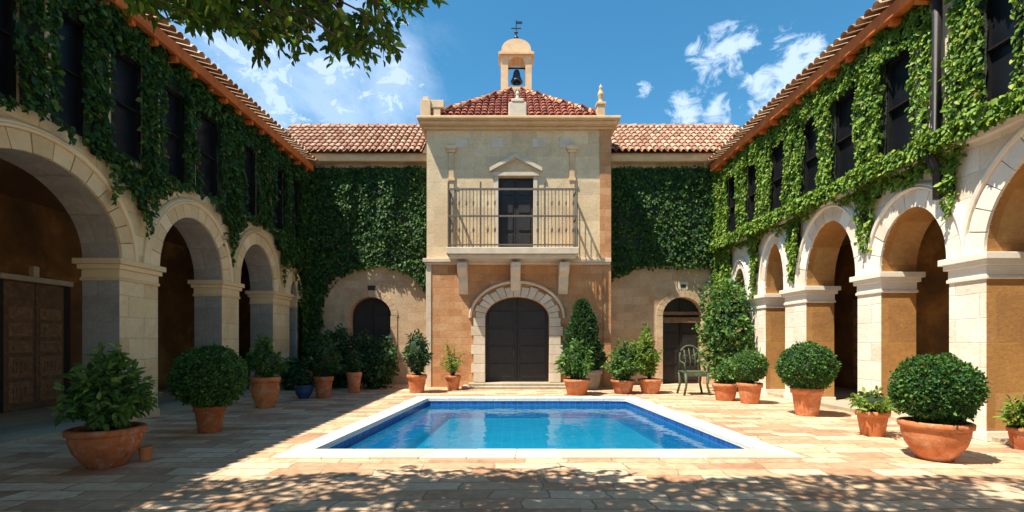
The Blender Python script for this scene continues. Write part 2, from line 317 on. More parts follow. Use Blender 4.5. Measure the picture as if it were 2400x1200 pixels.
veil = math_(W, 'ADD', math_(W, 'MULTIPLY', left, 1.5), math_(W, 'MULTIPLY', math_(W, 'SUBTRACT', nB.outputs['Fac'], .62), 2.6), True); veil = math_(W, 'MULTIPLY', veil, math_(W, 'MULTIPLY', left, 2.2, True), True); veil = math_(W, 'MULTIPLY', veil, .55)
rgate = math_(W, 'MULTIPLY', right, 3.0, True); lgate = math_(W, 'MULTIPLY', left, 5.0, True)
cr = math_(W, 'MULTIPLY', math_(W, 'MULTIPLY', cr, rgate), .85); cl = math_(W, 'MULTIPLY', math_(W, 'MULTIPLY', cl, lgate), .8)
cf = math_(W, 'MAXIMUM', math_(W, 'MAXIMUM', cr, cl), veil)
CW = (4.3, 5.3, 6.9)
skycol = mixc(W, cf, hs.outputs[0], CW)
wt.links.new(skycol, bg.inputs['Color']); bg.inputs['Strength'].default_value = .105
sc.view_settings.view_transform = 'Standard'; sc.view_settings.look = 'None'; sc.view_settings.exposure = .9; sc.view_settings.gamma = 1

# ------------------------------------------------------------------ ground and pool
PN, PF = 7.15, 13.6
NL, NR, FL, FR = -2.88, 3.62, -2.33, 3.14       # inner water edge
cs, cf_, cn = .36, .34, .5                      # coping widths
g = MB()
oa = [(NL-cs, PN-cn), (NR+cs, PN-cn), (FR+cs, PF+cf_), (FL-cs, PF+cf_)]
A = [(-300, -300), (300, -300), (300, 600), (-300, 600)]
for k in range(4):
    a, b = k, (k+1) % 4
    g.face([(A[a][0], A[a][1], 0), (A[b][0], A[b][1], 0), (oa[b][0], oa[b][1], 0), (oa[a][0], oa[a][1], 0)])
go = g.build('ground', M['paving']); tag(go, 'cream flagstone courtyard paving around the pool', None, None, 'structure'); 
pool = thing('swimming_pool', 'sunken pool lined in cobalt and turquoise tiles with pale stone coping', 'pool', ((NL+NR)/2, 10, 0)); pool['kind'] = 'structure'
cp = MB(); T = .035
ia = [(NL, PN), (NR, PN), (FR, PF), (FL, PF)]
def slab(mb, q, z0, z1, mi=0):
    i = len(mb.v); mb.v += [(p[0], p[1], z0) for p in q]+[(p[0], p[1], z1) for p in q]
    mb.f += [(i+3, i+2, i+1, i), (i+4, i+5, i+6, i+7)]+[(i+k, i+(k+1) % 4, i+4+(k+1) % 4, i+4+k) for k in range(4)]; mb.mi += [mi]*6
def lerp2(a, b, t): return (a[0]+(b[0]-a[0])*t, a[1]+(b[1]-a[1])*t)
for k, n in ((0, 11), (1, 9), (2, 9), (3, 9)):
    a, b = k, (k+1) % 4
    for j in range(n):
        t0, t1 = j/n+.0006*(j > 0), (j+1)/n-.0006*(j < n-1)
        zz = T+random.uniform(-.002, .002)
        slab(cp, [lerp2(oa[a], oa[b], t0), lerp2(oa[a], oa[b], t1), lerp2(ia[a], ia[b], t1), lerp2(ia[a], ia[b], t0)], -.06, zz, 1 if k == 0 else 0)
cp.build('coping', [M['coping'], M['coping_near']], pool, bevel=.008)
pw = MB(); ZB = -.52; e = .012
ib = [(NL-e, PN-e), (NR+e, PN-e), (FR+e, PF+e), (FL-e, PF+e)]
for k in range(4):
    a, b = k, (k+1) % 4
    pw.face([(*ib[a], -.055), (*ib[b], -.055), (*ib[b], ZB), (*ib[a], ZB)])
pw.build('pool_wall', M['pool_wall'], pool)
# a tiled bench runs round the inside
pb = MB(); q = [(NL-.005, PN-.005), (NR+.005, PN-.005), (FR+.005, PF+.005), (FL-.005, PF+.005)]
qi = [(NL+.75, PN+.1), (NR-.42, PN+.1), (FR-.38, PF-.06), (FL+.55, PF-.06)]
for k in range(4):
    a, b = k, (k+1) % 4
    pb.face([(*q[a], -.3), (*q[b], -.3), (*qi[b], -.3), (*qi[a], -.3)]); pb.face([(*qi[a], -.3), (*qi[b], -.3), (*qi[b], ZB), (*qi[a], ZB)])
pb.build('pool_bench', M['pool_wall'], pool)
pf = MB(); pf.face([(*p, ZB+.003) for p in ib]); pf.build('pool_floor', M['pool_floor'], pool, recalc=False)
wm = MB(); wm.face([(*p, -.17) for p in ib]); wo = wm.build('pool_water', M['water'], recalc=False); tag(wo, 'still teal blue water filling the pool', None, None, 'structure')

# ------------------------------------------------------------------ wings
WX = 7.6; WD = .72
def arch_pts(y0, y1, zs, rise, n=22):
    c = (y0+y1)/2; a = (y1-y0)/2
    return [(c-a*math.cos(PI*k/n), zs+rise*math.sin(PI*k/n)) for k in range(n+1)]
def wing(side, arches, windows, zs, label, mats, ytop=8.0):
    """side -1 left, +1 right; arches list of (y0,y1,rise); windows list of (y0,y1)"""
    s = side; X0, X1 = s*WX, s*(WX+WD); ys, ye = -7.0, 18.3
    stm, jm, vm, cm = mats
    T_ = thing('arcade_wing', label, 'building', (X0, 6, 0))
    ZM = 4.95
    mb = MB()
    # solid bays of the lower storey
    cur = ys; ar = sorted(arches)
    for y0, y1, rise in ar:
        mb.box(min(X0, X1), max(X0, X1), cur, y0, 0, ZM)
        pts = arch_pts(y0, y1, zs, rise)
        for (ya, za), (yb, zb) in zip(pts, pts[1:]):
            for X in (X0, X1): mb.face([(X, ya, za), (X, yb, zb), (X, yb, ZM), (X, ya, ZM)])
            mb.face([(X0, ya, za), (X0, yb, zb), (X1, yb, zb), (X1, ya, za)])
        for yy in (y0, y1): mb.face([(X0, yy, zs), (X1, yy, zs), (X1, yy, zs), (X0, yy, zs)][:3])
        mb.face([(X0, y0, ZM), (X1, y0, ZM), (X1, y1, ZM), (X0, y1, ZM)])
        cur = y1
    mb.box(min(X0, X1), max(X0, X1), cur, ye, 0, ZM)
    w0 = MB(); cur = ys; zb, zt = 5.22, 7.22; a_, b_ = min(X0, X1), max(X0, X1)
    w0.box(a_, b_, ys, ye, ZM, zb); w0.box(a_, b_, ys, ye, zt, ytop)
    for y0, y1 in sorted(windows): w0.box(a_, b_, cur, y0, zb, zt); cur = y1
    w0.box(a_, b_, cur, ye, zb, zt)
    # drop inner coincident faces by dissolving duplicates: separate shells butt end to end
    o = mb.build('wall', [stm, jm], T_, recalc=False)
    me = o.data
    for p in me.polygons:
        n = p.normal
        if abs(n.x) < .5: p.material_index = 1
    w0.build('upper_wall', stm, T_, recalc=False)
    # imposts on each pier
    edges = []; cur = ys
    for y0, y1, r in ar: edges.append((cur, y0)); cur = y1
    edges.append((cur, ye))
    for y0, y1 in edges:
        if y1 < 3.5: continue
        c = MB()
        for (z0, z1, p) in ((zs-.42, zs-.36, .03), (zs-.36, zs-.2, .012), (zs-.2, zs-.11, .06), (zs-.11, zs, .11)):
            xa, xb = X0-s*p, X1+s*p
            c.box(min(xa, xb), max(xa, xb), max(y0, ys)-p, y1+p, z0, z1-.001)
        c.build('impost', cm, T_, bevel=.008)
        c = MB(); xa, xb = X0-s*.03, X1+s*.03
        c.box(min(xa, xb), max(xa, xb), y0-.03, y1+.03, 0, .16); c.build('plinth', cm, T_, bevel=.01)
    # archivolts: wedge stones and an outer moulding
    for y0, y1, rise in ar:
        if y1 < 2: continue
        c = (y0+y1)/2; a = (y1-y0)/2; mb = MB(); n = 15 if a > 1 else 11
        def el(t, d): return (c-(a+d)*math.cos(t), zs+(rise+d)*math.sin(t))
        wv = .30 if a > .6 else .22; dmax = wv+.14
        for k in range(n):
            t0, t1 = PI*k/n+.006, PI*(k+1)/n-.006; pr = .045+random.uniform(-.006, .008)
            m = 3; inn = [el(t0+(t1-t0)*j/m, .0) for j in range(m+1)]; out = [el(t0+(t1-t0)*j/m, wv) for j in range(m+1)]
            ring = inn+out[::-1]; xf = X0-s*pr; xk = X0+s*.02
            mb.face([(xf, y, z) for y, z in ring])
            for j in range(len(ring)):
                p, q_ = ring[j], ring[(j+1) % len(ring)]; mb.face([(xf, *p), (xf, *q_), (xk, *q_), (xk, *p)])
        # moulding
        prof = [(wv+.004, .02), (wv+.012, .085), (wv+.05, .10), (wv+.075, .07), (wv+.10, .075), (dmax, .04), (dmax, -.02)]
        N = 40
        for k in range(N):
            t0, t1 = PI*k/N, PI*(k+1)/N
            for (d0, p0), (d1, p1) in zip(prof, prof[1:]):
                A0, A1, B0, B1 = el(t0, d0), el(t1, d0), el(t0, d1), el(t1, d1)
                mb.face([(X0-s*p0, *A0), (X0-s*p0, *A1), (X0-s*p1, *B1), (X0-s*p1, *B0)])
        mb.build('archivolt', vm, T_)
    # windows
    for y0, y1 in windows:
        if y1 < 2: continue
        f = MB(); xf = X0-s*.02; xb = X0+s*.09; t_ = .07
        xa, xc = min(xf, xb), max(xf, xb)
        for (a0, a1, b0, b1) in ((y0, y0+t_, zb, zt), (y1-t_, y1, zb, zt), (y0+t_, y1-t_, zb, zb+t_), (y0+t_, y1-t_, zt-t_, zt), (y0+t_, y1-t_, (zb+zt)/2, (zb+zt)/2+.03)):
            f.box(xa, xc, a0, a1, b0, b1)
        fo = f.build('window', M['frame'], T_)
        pn = MB(); xx = X0+s*.06; pn.face([(xx, y0, zb), (xx, y1, zb), (xx, y1, zt), (xx, y0, zt)]); po = pn.build('pane', M['glass'], fo)
        po.matrix_parent_inverse = Matrix.Translation(-T_.location)@Matrix.Identity(4) if False else Matrix()
    # gallery behind
    XG = s*(WX+WD+2.6)
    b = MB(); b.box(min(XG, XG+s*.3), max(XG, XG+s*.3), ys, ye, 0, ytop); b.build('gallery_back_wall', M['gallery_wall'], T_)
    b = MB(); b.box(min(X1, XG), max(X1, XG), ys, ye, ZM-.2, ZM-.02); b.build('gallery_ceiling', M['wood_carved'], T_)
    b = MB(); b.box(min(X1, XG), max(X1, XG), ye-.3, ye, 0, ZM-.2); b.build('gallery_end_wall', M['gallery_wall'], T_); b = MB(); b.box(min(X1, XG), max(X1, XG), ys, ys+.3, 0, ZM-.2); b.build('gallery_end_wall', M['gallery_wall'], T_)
    b = MB(); b.box(min(X0+s*.05, XG), max(X0+s*.05, XG), ys+.3, ye-.3, .001, .075)
    b.build('gallery_floor', M['gallery_floor'], T_)
    # eave and roof
    XE = s*(WX-.36); RB = s*(WX+WD+3.4)
    b = MB(); b.box(min(XE, XE+s*.06), max(XE, XE+s*.06), ys, ye-.4, 7.80, 8.04); b.build('eave_board', M['fascia'], T_)
    b = MB(); b.face([(XE+s*.06, ys, 7.82), (XE+s*.06, ye-.4, 7.82), (X0, ye-.4, 7.86), (X0, ys, 7.86)])
    for k in range(40):
        y = ys+.3+k*.62
        if y < ye-.6: b.box(min(XE+s*.06, X0), max(XE+s*.06, X0), y, y+.1, 7.7, 7.815)
    b.build('soffit', M['fascia'], T_)
    th = rad(19); run = abs(RB-XE); rise = run*math.tan(th)
    b = MB(); b.face([(XE+s*.02, ys, 8.06), (XE+s*.02, ye+.2, 8.06), (RB, ye+.2, 8.06+rise), (RB, ys, 8.06+rise)]); b.build('roof_deck', M['deck'], T_)
    tiles(T_, Vector((XE-s*.10, ys, 8.10)), Vector((0, 1, 0)), Vector((s*math.cos(th), 0, math.sin(th))), ye-ys, run/math.cos(th)+.1, M['tile_edge'])
    return T_
M['tile_edge'] = mottled('eave_roof_tile', [(.2, (.30, .13, .06)), (.45, (.50, .30, .17)), (.7, (.66, .48, .33))], 5, isl=.6, bmp=.5)
def tiles(parent, o, u, v, Wd, L, mat, clip=None, name='roof', pitch=.235, course=.42):
    """rows of barrel tiles laid on a slope; clip(uu, vv) keeps a tile"""
    mb = MB(); n = u.cross(v).normalized()
    if n.z < 0: n = -n
    nc = int(Wd/pitch); nr = int(math.ceil(L/course))
    for c in range(nc):
        for r in range(nr):
            uc, vc = (c+.5)*pitch, r*course
            if clip and not clip(uc, vc): continue
            j = random.uniform(-.008, .008); l0 = vc-.03+random.uniform(-.012, .012); l1 = vc+course+.05; S = 5
            lift0 = .035+random.uniform(0, .01); lift1 = .0
            prev = None
            for k in range(S+1):
                t = PI*k/S
                p0 = o+u*(uc+j+math.cos(t)*.105)+v*l0+n*(math.sin(t)*.09+lift0)
                p1 = o+u*(uc+j*.5+math.cos(t)*.085)+v*min(l1, L)+n*(math.sin(t)*.075+lift1)
                if prev: mb.face([prev[0], p0, p1, prev[1]])
                prev = (p0, p1)
            # pan tile between columns
            a = o+u*(uc+.09)+v*l0+n*.02; b_ = o+u*(uc+pitch-.09)+v*l0+n*.02
            c_ = o+u*(uc+pitch-.09)+v*min(l1, L)-n*.01; d = o+u*(uc+.09)+v*min(l1, L)-n*.01
            mb.face([a, b_, c_, d])
    # islands must stay separate but each barrel welded
    me_o = mb.build(name, mat, parent, smooth=False, recalc=False)
    bm = bmesh.new(); bm.from_mesh(me_o.data); bmesh.ops.remove_doubles(bm, verts=bm.verts, dist=2e-5); bm.to_mesh(me_o.data); bm.free()
    return me_o

LA = [(-5.6, -2.6, 1.36), (-1.6, 1.4, 1.36), (2.3, 5.3, 1.36), (6.3, 9.5, 1.38), (10.53, 12.85, 1.32), (13.65, 15.6, 1.28), (16.75, 17.3, .5)]
LW = [(.1, .6), (1.6, 2.1), (3.1, 3.6), (4.5, 5.0), (5.8, 6.3), (7.0, 7.5), (8.1, 8.72), (9.3, 10.02), (10.6, 11.35), (11.8, 12.65), (13.75, 14.5), (15.5, 16.2), (16.9, 17.4)]
RA = [(-5.2, -2.3, 1.5), (-1.5, 1.2, 1.5), (2.0, 4.1, 1.45), (4.95, 7.86, 1.55), (8.53, 10.1, 1.12), (10.79, 12.67, 1.45), (13.65, 14.7, 1.4), (15.9, 16.7, 1.0)]
RW = [(.9, 1.4), (2.6, 3.1), (4.2, 4.7), (5.8, 6.3), (7.3, 7.9), (9.25, 9.95), (10.7, 11.53), (12.0, 12.75), (13.5, 14.3), (15.0, 15.75), (16.35, 17.15)]
LZ, RZ = 3.2, 3.02
LWg = wing(-1, LA, LW, LZ, 'shaded left arcade wing of tan stone under thick ivy and an orange eave', (M['stone_tan'], M['jamb_grey'], M['vous_tan'], M['vous_tan']))
RWg = wing(1, RA, RW, RZ, 'sunlit right arcade wing of cream stone arches under bright green ivy', (M['stone_cream'], M['jamb_ochre'], M['vous_cream'], M['vous_cream']))
b = MB(); b.box(WX-.24, WX-.003, -7, 18.0, 4.96, 5.12); b.box(WX-.12, WX-.003, -7, 18.0, 4.86, 4.958); b.build('string_course', M['stone_cream'], RWg, bevel=.01)

# carved door and its lintel in the left gallery
XG = -(WX+WD+2.6)
def carved_door(parent, X, y0, y1, z1, s, mat, name='door'):
    d = MB(); xi = X; xo = X-s*.09
    a, b_ = sorted((xi, xo)); mid = (y0+y1)/2
    d.box(a, b_, y0, mid-.012, .08, z1); d.box(a, b_, mid+.012, y1, .08, z1)
    o = d.build(name, mat, parent, bevel=.006)
    pm = MB()
    for h0, h1 in ((y0+.08, mid-.09), (mid+.09, y1-.08)):
        z = .25
        for hh in (.55, .55, .35, .4, .35):
            x1 = xo-s*.028; a2, b2 = sorted((xo+s*.004, x1))
            pm.box(a2, b2, h0, h1, z, z+hh-.09)
            x2 = x1-s*.02; a3, b3 = sorted((x1, x2)); pm.box(a3, b3, h0+.09, h1-.09, z+.08, z+hh-.17)
            n1, n2 = 3, max(2, int(hh/.13)); w1 = (h1-h0-.24)/n1; w2 = (hh-.31)/n2 if hh > .4 else 0
            for i in range(n1):
                for j in range(n2 if w2 else 0):
                    ya, za = h0+.12+i*w1+.012, z+.11+j*w2+.01; x3 = x2-s*.022; a4, b4 = sorted((x2, x3)); pm.box(a4, b4, ya, ya+w1-.024, za, za+w2-.02)
            z += hh
    po = pm.build('carved_panel', M['wood_panel'], o, bevel=.006)
    return o
dr_ = carved_door(LWg, XG, 10.45, 11.85, 2.9, -1, M['wood_carved'])
b = MB(); b.box(XG, XG+.2, 10.3, 12.0, 2.93, 3.05); b.box(XG, XG+.12, 11.08, 11.22, 3.052, 3.3); b.build('door_lintel', M['trim'], LWg, bevel=.01)
b = MB(); b.box(XG, XG+.1, 10.27, 10.447, .08, 2.925); b.box(XG, XG+.1, 11.853, 12.03, .08, 2.925); b.build('door_frame', M['wood_dark'], LWg, bevel=.01)
dr2 = carved_door(RWg, -XG, 14.2, 15.6, 2.9, 1, M['wood_carved'])
dr3 = carved_door(RWg, -XG, 10.9, 12.1, 2.9, 1, M['wood_carved'])
# downpipe on the right wall
dp = MB(); dp.tube([(WX-.13, 8.62, 7.85), (WX-.13, 8.62, 5.2), (WX-.3, 8.62, 5.0), (WX-.3, 8.62, 4.9), (WX-.12, 8.62, 4.6), (WX-.12, 8.62, 4.1)], .075, 10)
tag(dp.build('downpipe', M['wood_dark'], smooth=True), 'dark downpipe running down between two upper windows of the sunlit wall', 'downpipe')

# ------------------------------------------------------------------ back range
BY = 18.3
BR = thing('back_range', 'low rear range with pale clay tile roof, ivy and two arched doorways behind the pool', 'building', (0, BY, 0))
def wall_with_arch(mb, x0, x1, z1, ax0, ax1, zs, rise, Y0, Y1, zb=0, n=20, grid=False):
    mb.box(x0, ax0, Y0, Y1, zb, z1); mb.box(ax1, x1, Y0, Y1, zb, z1)
    pts = arch_pts(ax0, ax1, zs, rise, n)
    for (xa, za), (xb, zb_) in zip(pts, pts[1:]):
        for Y in (Y0, Y1): mb.face([(xa, Y, za), (xb, Y, zb_), (xb, Y, z1), (xa, Y, z1)])
        mb.face([(xa, Y0, za), (xb, Y0, zb_), (xb, Y1, zb_), (xa, Y1, za)])
bw = MB()
wall_with_arch(bw, -WX+.002, -3.1, 8.74, -6.05, -4.5, 2.55, .7, BY, BY+.6)
bw.build('wall', M['back_wall'], BR, recalc=False); bw = MB()
wall_with_arch(bw, 3.55, WX-.002, 8.74, 5.62, 7.1, 2.55, .7, BY, BY+.6)
bw.build('wall', M['back_wall'], BR, recalc=False)
def bdoor(x0, x1, zt, Y, parent, matd, base=0.0, gr=None):
    d = MB(); mid = (x0+x1)/2
    d.box(x0, mid-.01, Y, Y+.08, base, zt); d.box(mid+.01, x1, Y, Y+.08, base, zt)
    o = d.build('door', matd, parent)
    p = MB()
    for a, b_ in ((x0+.1, mid-.1), (mid+.1, x1-.1)):
        z = base+.15
        while z < zt-.6:
            p.box(a, b_, Y-.03, Y+.002, z, z+.5); z += .62
    p.build('door_panel', matd, o, bevel=.01)
    return o
bdoor(-6.04, -4.51, 3.3, BY+.35, BR, M['wood_dark']); bdoor(5.63, 7.09, 3.3, BY+.35, BR, M['wood_dark'])
# louvre beam seen in the right doorway
b = MB(); b.box(5.63, 7.09, BY+.2, BY+.33, 2.3, 2.5); b.box(5.63, 7.09, BY+.22, BY+.33, 2.6, 2.72); b.build('door_lintel', M['wood_carved'], BR)
b = MB(); b.box(-5.38, -5.1, BY-.02, BY+.05, 3.5, 3.68); b.build('vent', M['wood_dark'], BR)
b = MB(); b.box(6.2, 6.55, BY-.03, BY+.05, 3.52, 3.82); bo = b.build('wall_plaque', M['trim'], BR, bevel=.01)
b = MB(); b.box(6.28, 6.47, BY-.04, BY-.028, 3.6, 3.72); b.build('plaque_inset', M['wood_dark'], bo)
for xa_, xb_ in ((-6.3, -4.2), (5.4, 7.3)):
    b = MB(); b.box(xa_, xb_, BY+.601, BY+.7, 0, 3.6); b.build('passage_light_block', M['wood_dark'], BR)  # dark backing added so no bright line shows between the door leaves
b = MB(); b.box(-12, 12, BY+3.5, BY+3.9, 0, 10.3); b.build('rear_wall', M['back_wall'], BR)
# thin stone door surrounds
for (x0, x1) in ((-6.05, -4.5), (5.62, 7.1)):
    mb = MB(); c = (x0+x1)/2; a = (x1-x0)/2
    for k in range(13):
        t0, t1 = PI*k/13+.008, PI*(k+1)/13-.008
        r = [(c-a*math.cos(t0), 2.55+.7*math.sin(t0)), (c-a*math.cos(t1), 2.55+.7*math.sin(t1)), (c-(a+.25)*math.cos(t1), 2.55+.95*math.sin(t1)), (c-(a+.25)*math.cos(t0), 2.55+.95*math.sin(t0))]
        mb.face([(x, BY-.03, z) for x, z in r])
        for j in range(4): mb.face([(r[j][0], BY-.03, r[j][1]), (r[(j+1) % 4][0], BY-.03, r[(j+1) % 4][1]), (r[(j+1) % 4][0], BY+.01, r[(j+1) % 4][1]), (r[j][0], BY+.01, r[j][1])])
    for xa, xb in ((x0-.22, x0), (x1, x1+.22)):
        z = 0
        while z < 2.5: mb.box(xa-random.uniform(0, .04), xb, BY-.03, BY+.01, z+.004, min(z+.42, 2.54)); z += .425
    mb.build('door_surround', M['back_wall'], BR, bevel=.006)
b = MB(); b.box(-WX, -3.1, BY-.3, BY-.003, 8.22, 8.56); b.build('eave_cornice', M['trim_warm'], BR, bevel=.02)
b = MB(); b.box(3.55, WX, BY-.3, BY-.003, 8.22, 8.56); b.build('eave_cornice', M['trim_warm'], BR, bevel=.02)
rt = rad(38)
for x0, x1 in ((-WX-1.6, -3.1), (3.55, WX+1.9)):
    tiles(BR, Vector((x0, BY-.45, 8.5)), Vector((1, 0, 0)), Vector((0, math.cos(rt), math.sin(rt))), x1-x0, 3.35, M['tile'])
    b = MB(); b.face([(x0, BY-.4, 8.47), (x1, BY-.4, 8.47), (x1, BY-.4+3.3*math.cos(rt), 8.47+3.3*math.sin(rt)), (x0, BY-.4+3.3*math.cos(rt), 8.47+3.3*math.sin(rt))]); b.build('roof_deck', M['deck'], BR)
    b = MB(); yy, zz = BY-.45+3.35*math.cos(rt), 8.5+3.35*math.sin(rt); n = int((x1-x0)/.4)
    for k in range(n): b.tube([(x0+k*.4, yy, zz-.02), (x0+k*.4+.43, yy, zz+.02)], [.1, .12], 8)
    b.build('ridge', M['tile'], BR)

# ------------------------------------------------------------------ central house
CY = 17.2; CX0, CX1 = -2.99, 3.44; CC = .18
CH = thing('central_house', 'central gabled house with arched portal, balcony and belfry at the far end', 'building', (CC, CY, 0))
lw = MB(); wall_with_arch(lw, CX0, CX1, 4.36, -.94, 1.3, 2.42, .74, CY, CY+.5)
lw.box(CX0, CX0+.4, CY+.5, CY+5.8, 0, 4.36); lw.box(CX1-.4, CX1, CY+.5, CY+5.8, 0, 4.36); lw.build('lower_wall', M['facade_low'], CH, recalc=False)
uw = MB(); dx0, dx1, dz1 = -.48, .75, 7.38
uw.box(CX0, dx0, CY, CY+.5, 4.5, 9.0); uw.box(dx1, CX1, CY, CY+.5, 4.5, 9.0); uw.box(dx0, dx1, CY, CY+.5, dz1, 9.0)
uw.box(CX0, CX0+.4, CY+.5, CY+5.8, 4.5, 9.0); uw.box(CX1-.4, CX1, CY+.5, CY+5.8, 4.5, 9.0); uw.build('upper_wall', M['facade_up'], CH, recalc=False)
b = MB(); b.box(CX0-.12, CX1+.02, CY-.12, CY+.5, 4.36, 4.5); b.box(CX0-.06, CX1+.01, CY-.06, CY+.4, 4.29, 4.359); b.build('string_course', M['trim'], CH, bevel=.015)
b = MB()
b.box(CX0-.1, CX1+.1, CY-.12, CY+5.9, 9.0, 9.09); b.box(CX0-.18, CX1+.18, CY-.32, CY+6.0, 9.092, 9.2); b.box(CX0-.26, CX1+.28, CY-.5, CY+6.1, 9.202, 9.3); b.build('cornice', M['trim_warm'], CH, bevel=.02)
b = MB(); b.box(CX1-.37, CX1+.03, CY-.04, CY-.001, 4.502, 8.995); b.box(CX1-.24, CX1+.03, CY-.035, CY-.001, .0, 4.285); b.build('corner_strip', M['facade_low'], CH, bevel=.008)  # upper strip takes the darker russet to paint its shadow
b = MB(); b.box(CX0-.02, CX0+.16, CY-.03, CY-.001, .0, 4.285); b.build('corner_strip', M['trim'], CH, bevel=.008)
# pilasters framing the balcony, with caps and bases
for xc in (-2.12, 2.1):
    b = MB(); b.box(xc-.09, xc+.09, CY-.07, CY-.001, 4.51, 8.2); b.box(xc-.15, xc+.15, CY-.11, CY-.001, 8.202, 8.3); b.box(xc-.2, xc+.2, CY-.15, CY-.001, 8.302, 8.42); b.box(xc-.13, xc+.13, CY-.1, CY-.072, 7.2, 7.3)
    b.build('pilaster', M['trim_warm'], CH, bevel=.01)
# upper door, frame and little pediment
bdoor(dx0+.003, dx1-.003, dz1-.003, CY+.2, CH, M['wood_dark'], 4.76)
b = MB(); b.box(dx0-.14, dx0, CY-.04, CY-.001, 4.76, dz1); b.box(dx1, dx1+.14, CY-.04, CY-.001, 4.76, dz1); b.box(dx0-.2, dx1+.2, CY-.08, CY-.001, dz1+.002, dz1+.13)
xa, xb, xm = dx0-.3, dx1+.3, (dx0+dx1)/2
for (o0, o1, pr) in ((.0, .1, .14),):
    zc = dz1+.14
    L_ = [(xa, zc), (xm, zc+.48), (xb, zc)]; L2 = [(xa+.0, zc+.13), (xm, zc+.63), (xb, zc+.13)]
    for k in range(2):
        q4 = [L_[k], L_[k+1], L2[k+1], L2[k]]
        b.face([(x, CY-pr, z) for x, z in q4])
        for j in range(4): p_, r_ = q4[j], q4[(j+1) % 4]; b.face([(p_[0], CY-pr, p_[1]), (r_[0], CY-pr, r_[1]), (r_[0], CY-.001, r_[1]), (p_[0], CY-.001, p_[1])])
b.build('door_pediment', M['trim'], CH, bevel=.006)
# faint relief panels under the cornice
for x in (-1.75, -.5, .95, 1.9): b = MB(); b.box(x-.24, x+.24, CY-.02, CY-.001, 8.38, 8.72); b.build('relief_panel', M['trim'], CH, bevel=.015)
# balcony
BX0, BX1, BYF = -2.2, 2.24, CY-.82
bal = MB(); bal.box(BX0, BX1, BYF, CY-.121, 4.52, 4.75); bal.box(BX0+.08, BX1-.08, BYF+.08, CY-.121, 4.4, 4.518); bo = bal.build('balcony', M['trim'], CH, bevel=.02)
r = MB(); yr = BYF+.07
for z, h in ((6.70, .03), (5.8, .025), (4.84, .02)):
    r.box(BX0+.04, BX1-.04, yr-.03, yr+.03, z-h, z+h)
    for x in (BX0+.07, BX1-.07): r.box(x-.03, x+.03, yr+.03, CY-.001, z-h, z+h)
n = 36
for k in range(n+1):
    x = BX0+.07+(BX1-BX0-.14)*k/n; thick = .035 if k % 9 == 0 else .014
    if abs(x-.13) < .62 : continue
    zt = 6.95 if k % 9 == 0 else 6.67
    r.tube([(x, yr, 4.75), (x, yr, zt)], thick, 6)
    if k % 9 and k % 2: r.lathe([(.001, 5.2), (.035, 5.3), (.04, 5.36), (.001, 5.5)], (x, yr, 0), 7); r.lathe([(.001, 6.1), (.03, 6.2), (.03, 6.28), (.001, 6.4)], (x, yr, 0), 7)
for x in (BX0+.07, BX1-.07):
    for k in range(1, 6): y = yr+(CY-yr)*k/6; r.tube([(x, y, 4.75), (x, y, 6.67)], .014, 6)
r.build('railing', M['iron'], bo)
M['iron_pale'] = M['trim']
for xc in (-1.7, .12, 1.78):
    c = MB(); w_ = .17
    prof = [(0, 4.285), (-.62, 4.285), (-.62, 4.1), (-.5, 3.95), (-.3, 3.85), (-.24, 3.6), (-.12, 3.4), (0, 3.25)]
    i = len(c.v)
    for x in (xc-w_, xc+w_): c.face([(x, CY-.001+p, z) for p, z in prof])
    for (p0, z0), (p1, z1) in zip(prof, prof[1:]): c.face([(xc-w_, CY-.001+p0, z0), (xc+w_, CY-.001+p0, z0), (xc+w_, CY-.001+p1, z1), (xc-w_, CY-.001+p1, z1)])
    c.build('corbel', M['trim'], CH, bevel=.02)
# portal: blocks, voussoirs, door, step
pt = MB()
for xa, xb, sg in ((-1.44, -.94, -1), (1.3, 1.8, 1)):
    z = .17
    k = 0
    while z < 2.4:
        j = .08*(k % 2); a, b_ = (xa+(.1-j if sg < 0 else 0), xb-(.1-j if sg > 0 else 0))
        pt.box(a, b_, CY-.09, CY-.001, z+.004, min(z+.32, 2.42)); z += .325; k += 1
for k in range(15):
    t0, t1 = PI*k/15+.008, PI*(k+1)/15-.008; a, rr = 1.12, .74; o_ = .34+.06*(k % 2)+(.12 if k == 7 else 0); m = 3; ring = []
    for j in range(m+1): t = t0+(t1-t0)*j/m; ring.append((CC-a*math.cos(t), 2.42+rr*math.sin(t)))
    for j in range(m, -1, -1): t = t0+(t1-t0)*j/m; ring.append((CC-(a+o_)*math.cos(t), 2.42+(rr+o_)*math.sin(t)))
    yf = CY-.08-(.03 if k == 7 else 0); pt.face([(x, yf, z) for x, z in ring])
    for j in range(len(ring)): p_, q_ = ring[j], ring[(j+1) % len(ring)]; pt.face([(p_[0], yf, p_[1]), (q_[0], yf, q_[1]), (q_[0], CY-.001, q_[1]), (p_[0], CY-.001, p_[1])])
for k in range(26):   # outer hood moulding
    t0, t1 = PI*k/26, PI*(k+1)/26; a = 1.12+.47; rr = .74+.47
    for (d0, p0), (d1, p1) in zip([(0, .0), (.0, .12), (.07, .14), (.1, .08), (.1, 0)], [(.0, .12), (.07, .14), (.1, .08), (.1, 0), (.1, 0)]):
        e_ = lambda t, d: (CC-(a+d)*math.cos(t), 2.42+(rr+d)*math.sin(t))
        A0, A1, B0, B1 = e_(t0, d0), e_(t1, d0), e_(t0, d1), e_(t1, d1)
        pt.face([(A0[0], CY-p0, A0[1]), (A1[0], CY-p0, A1[1]), (B1[0], CY-p1, B1[1]), (B0[0], CY-p1, B0[1])])
pt.build('portal_surround', M['trim'], CH, bevel=.01)
do = bdoor(-.93, 1.29, 3.15, CY+.3, CH, M['wood_dark'], .16)
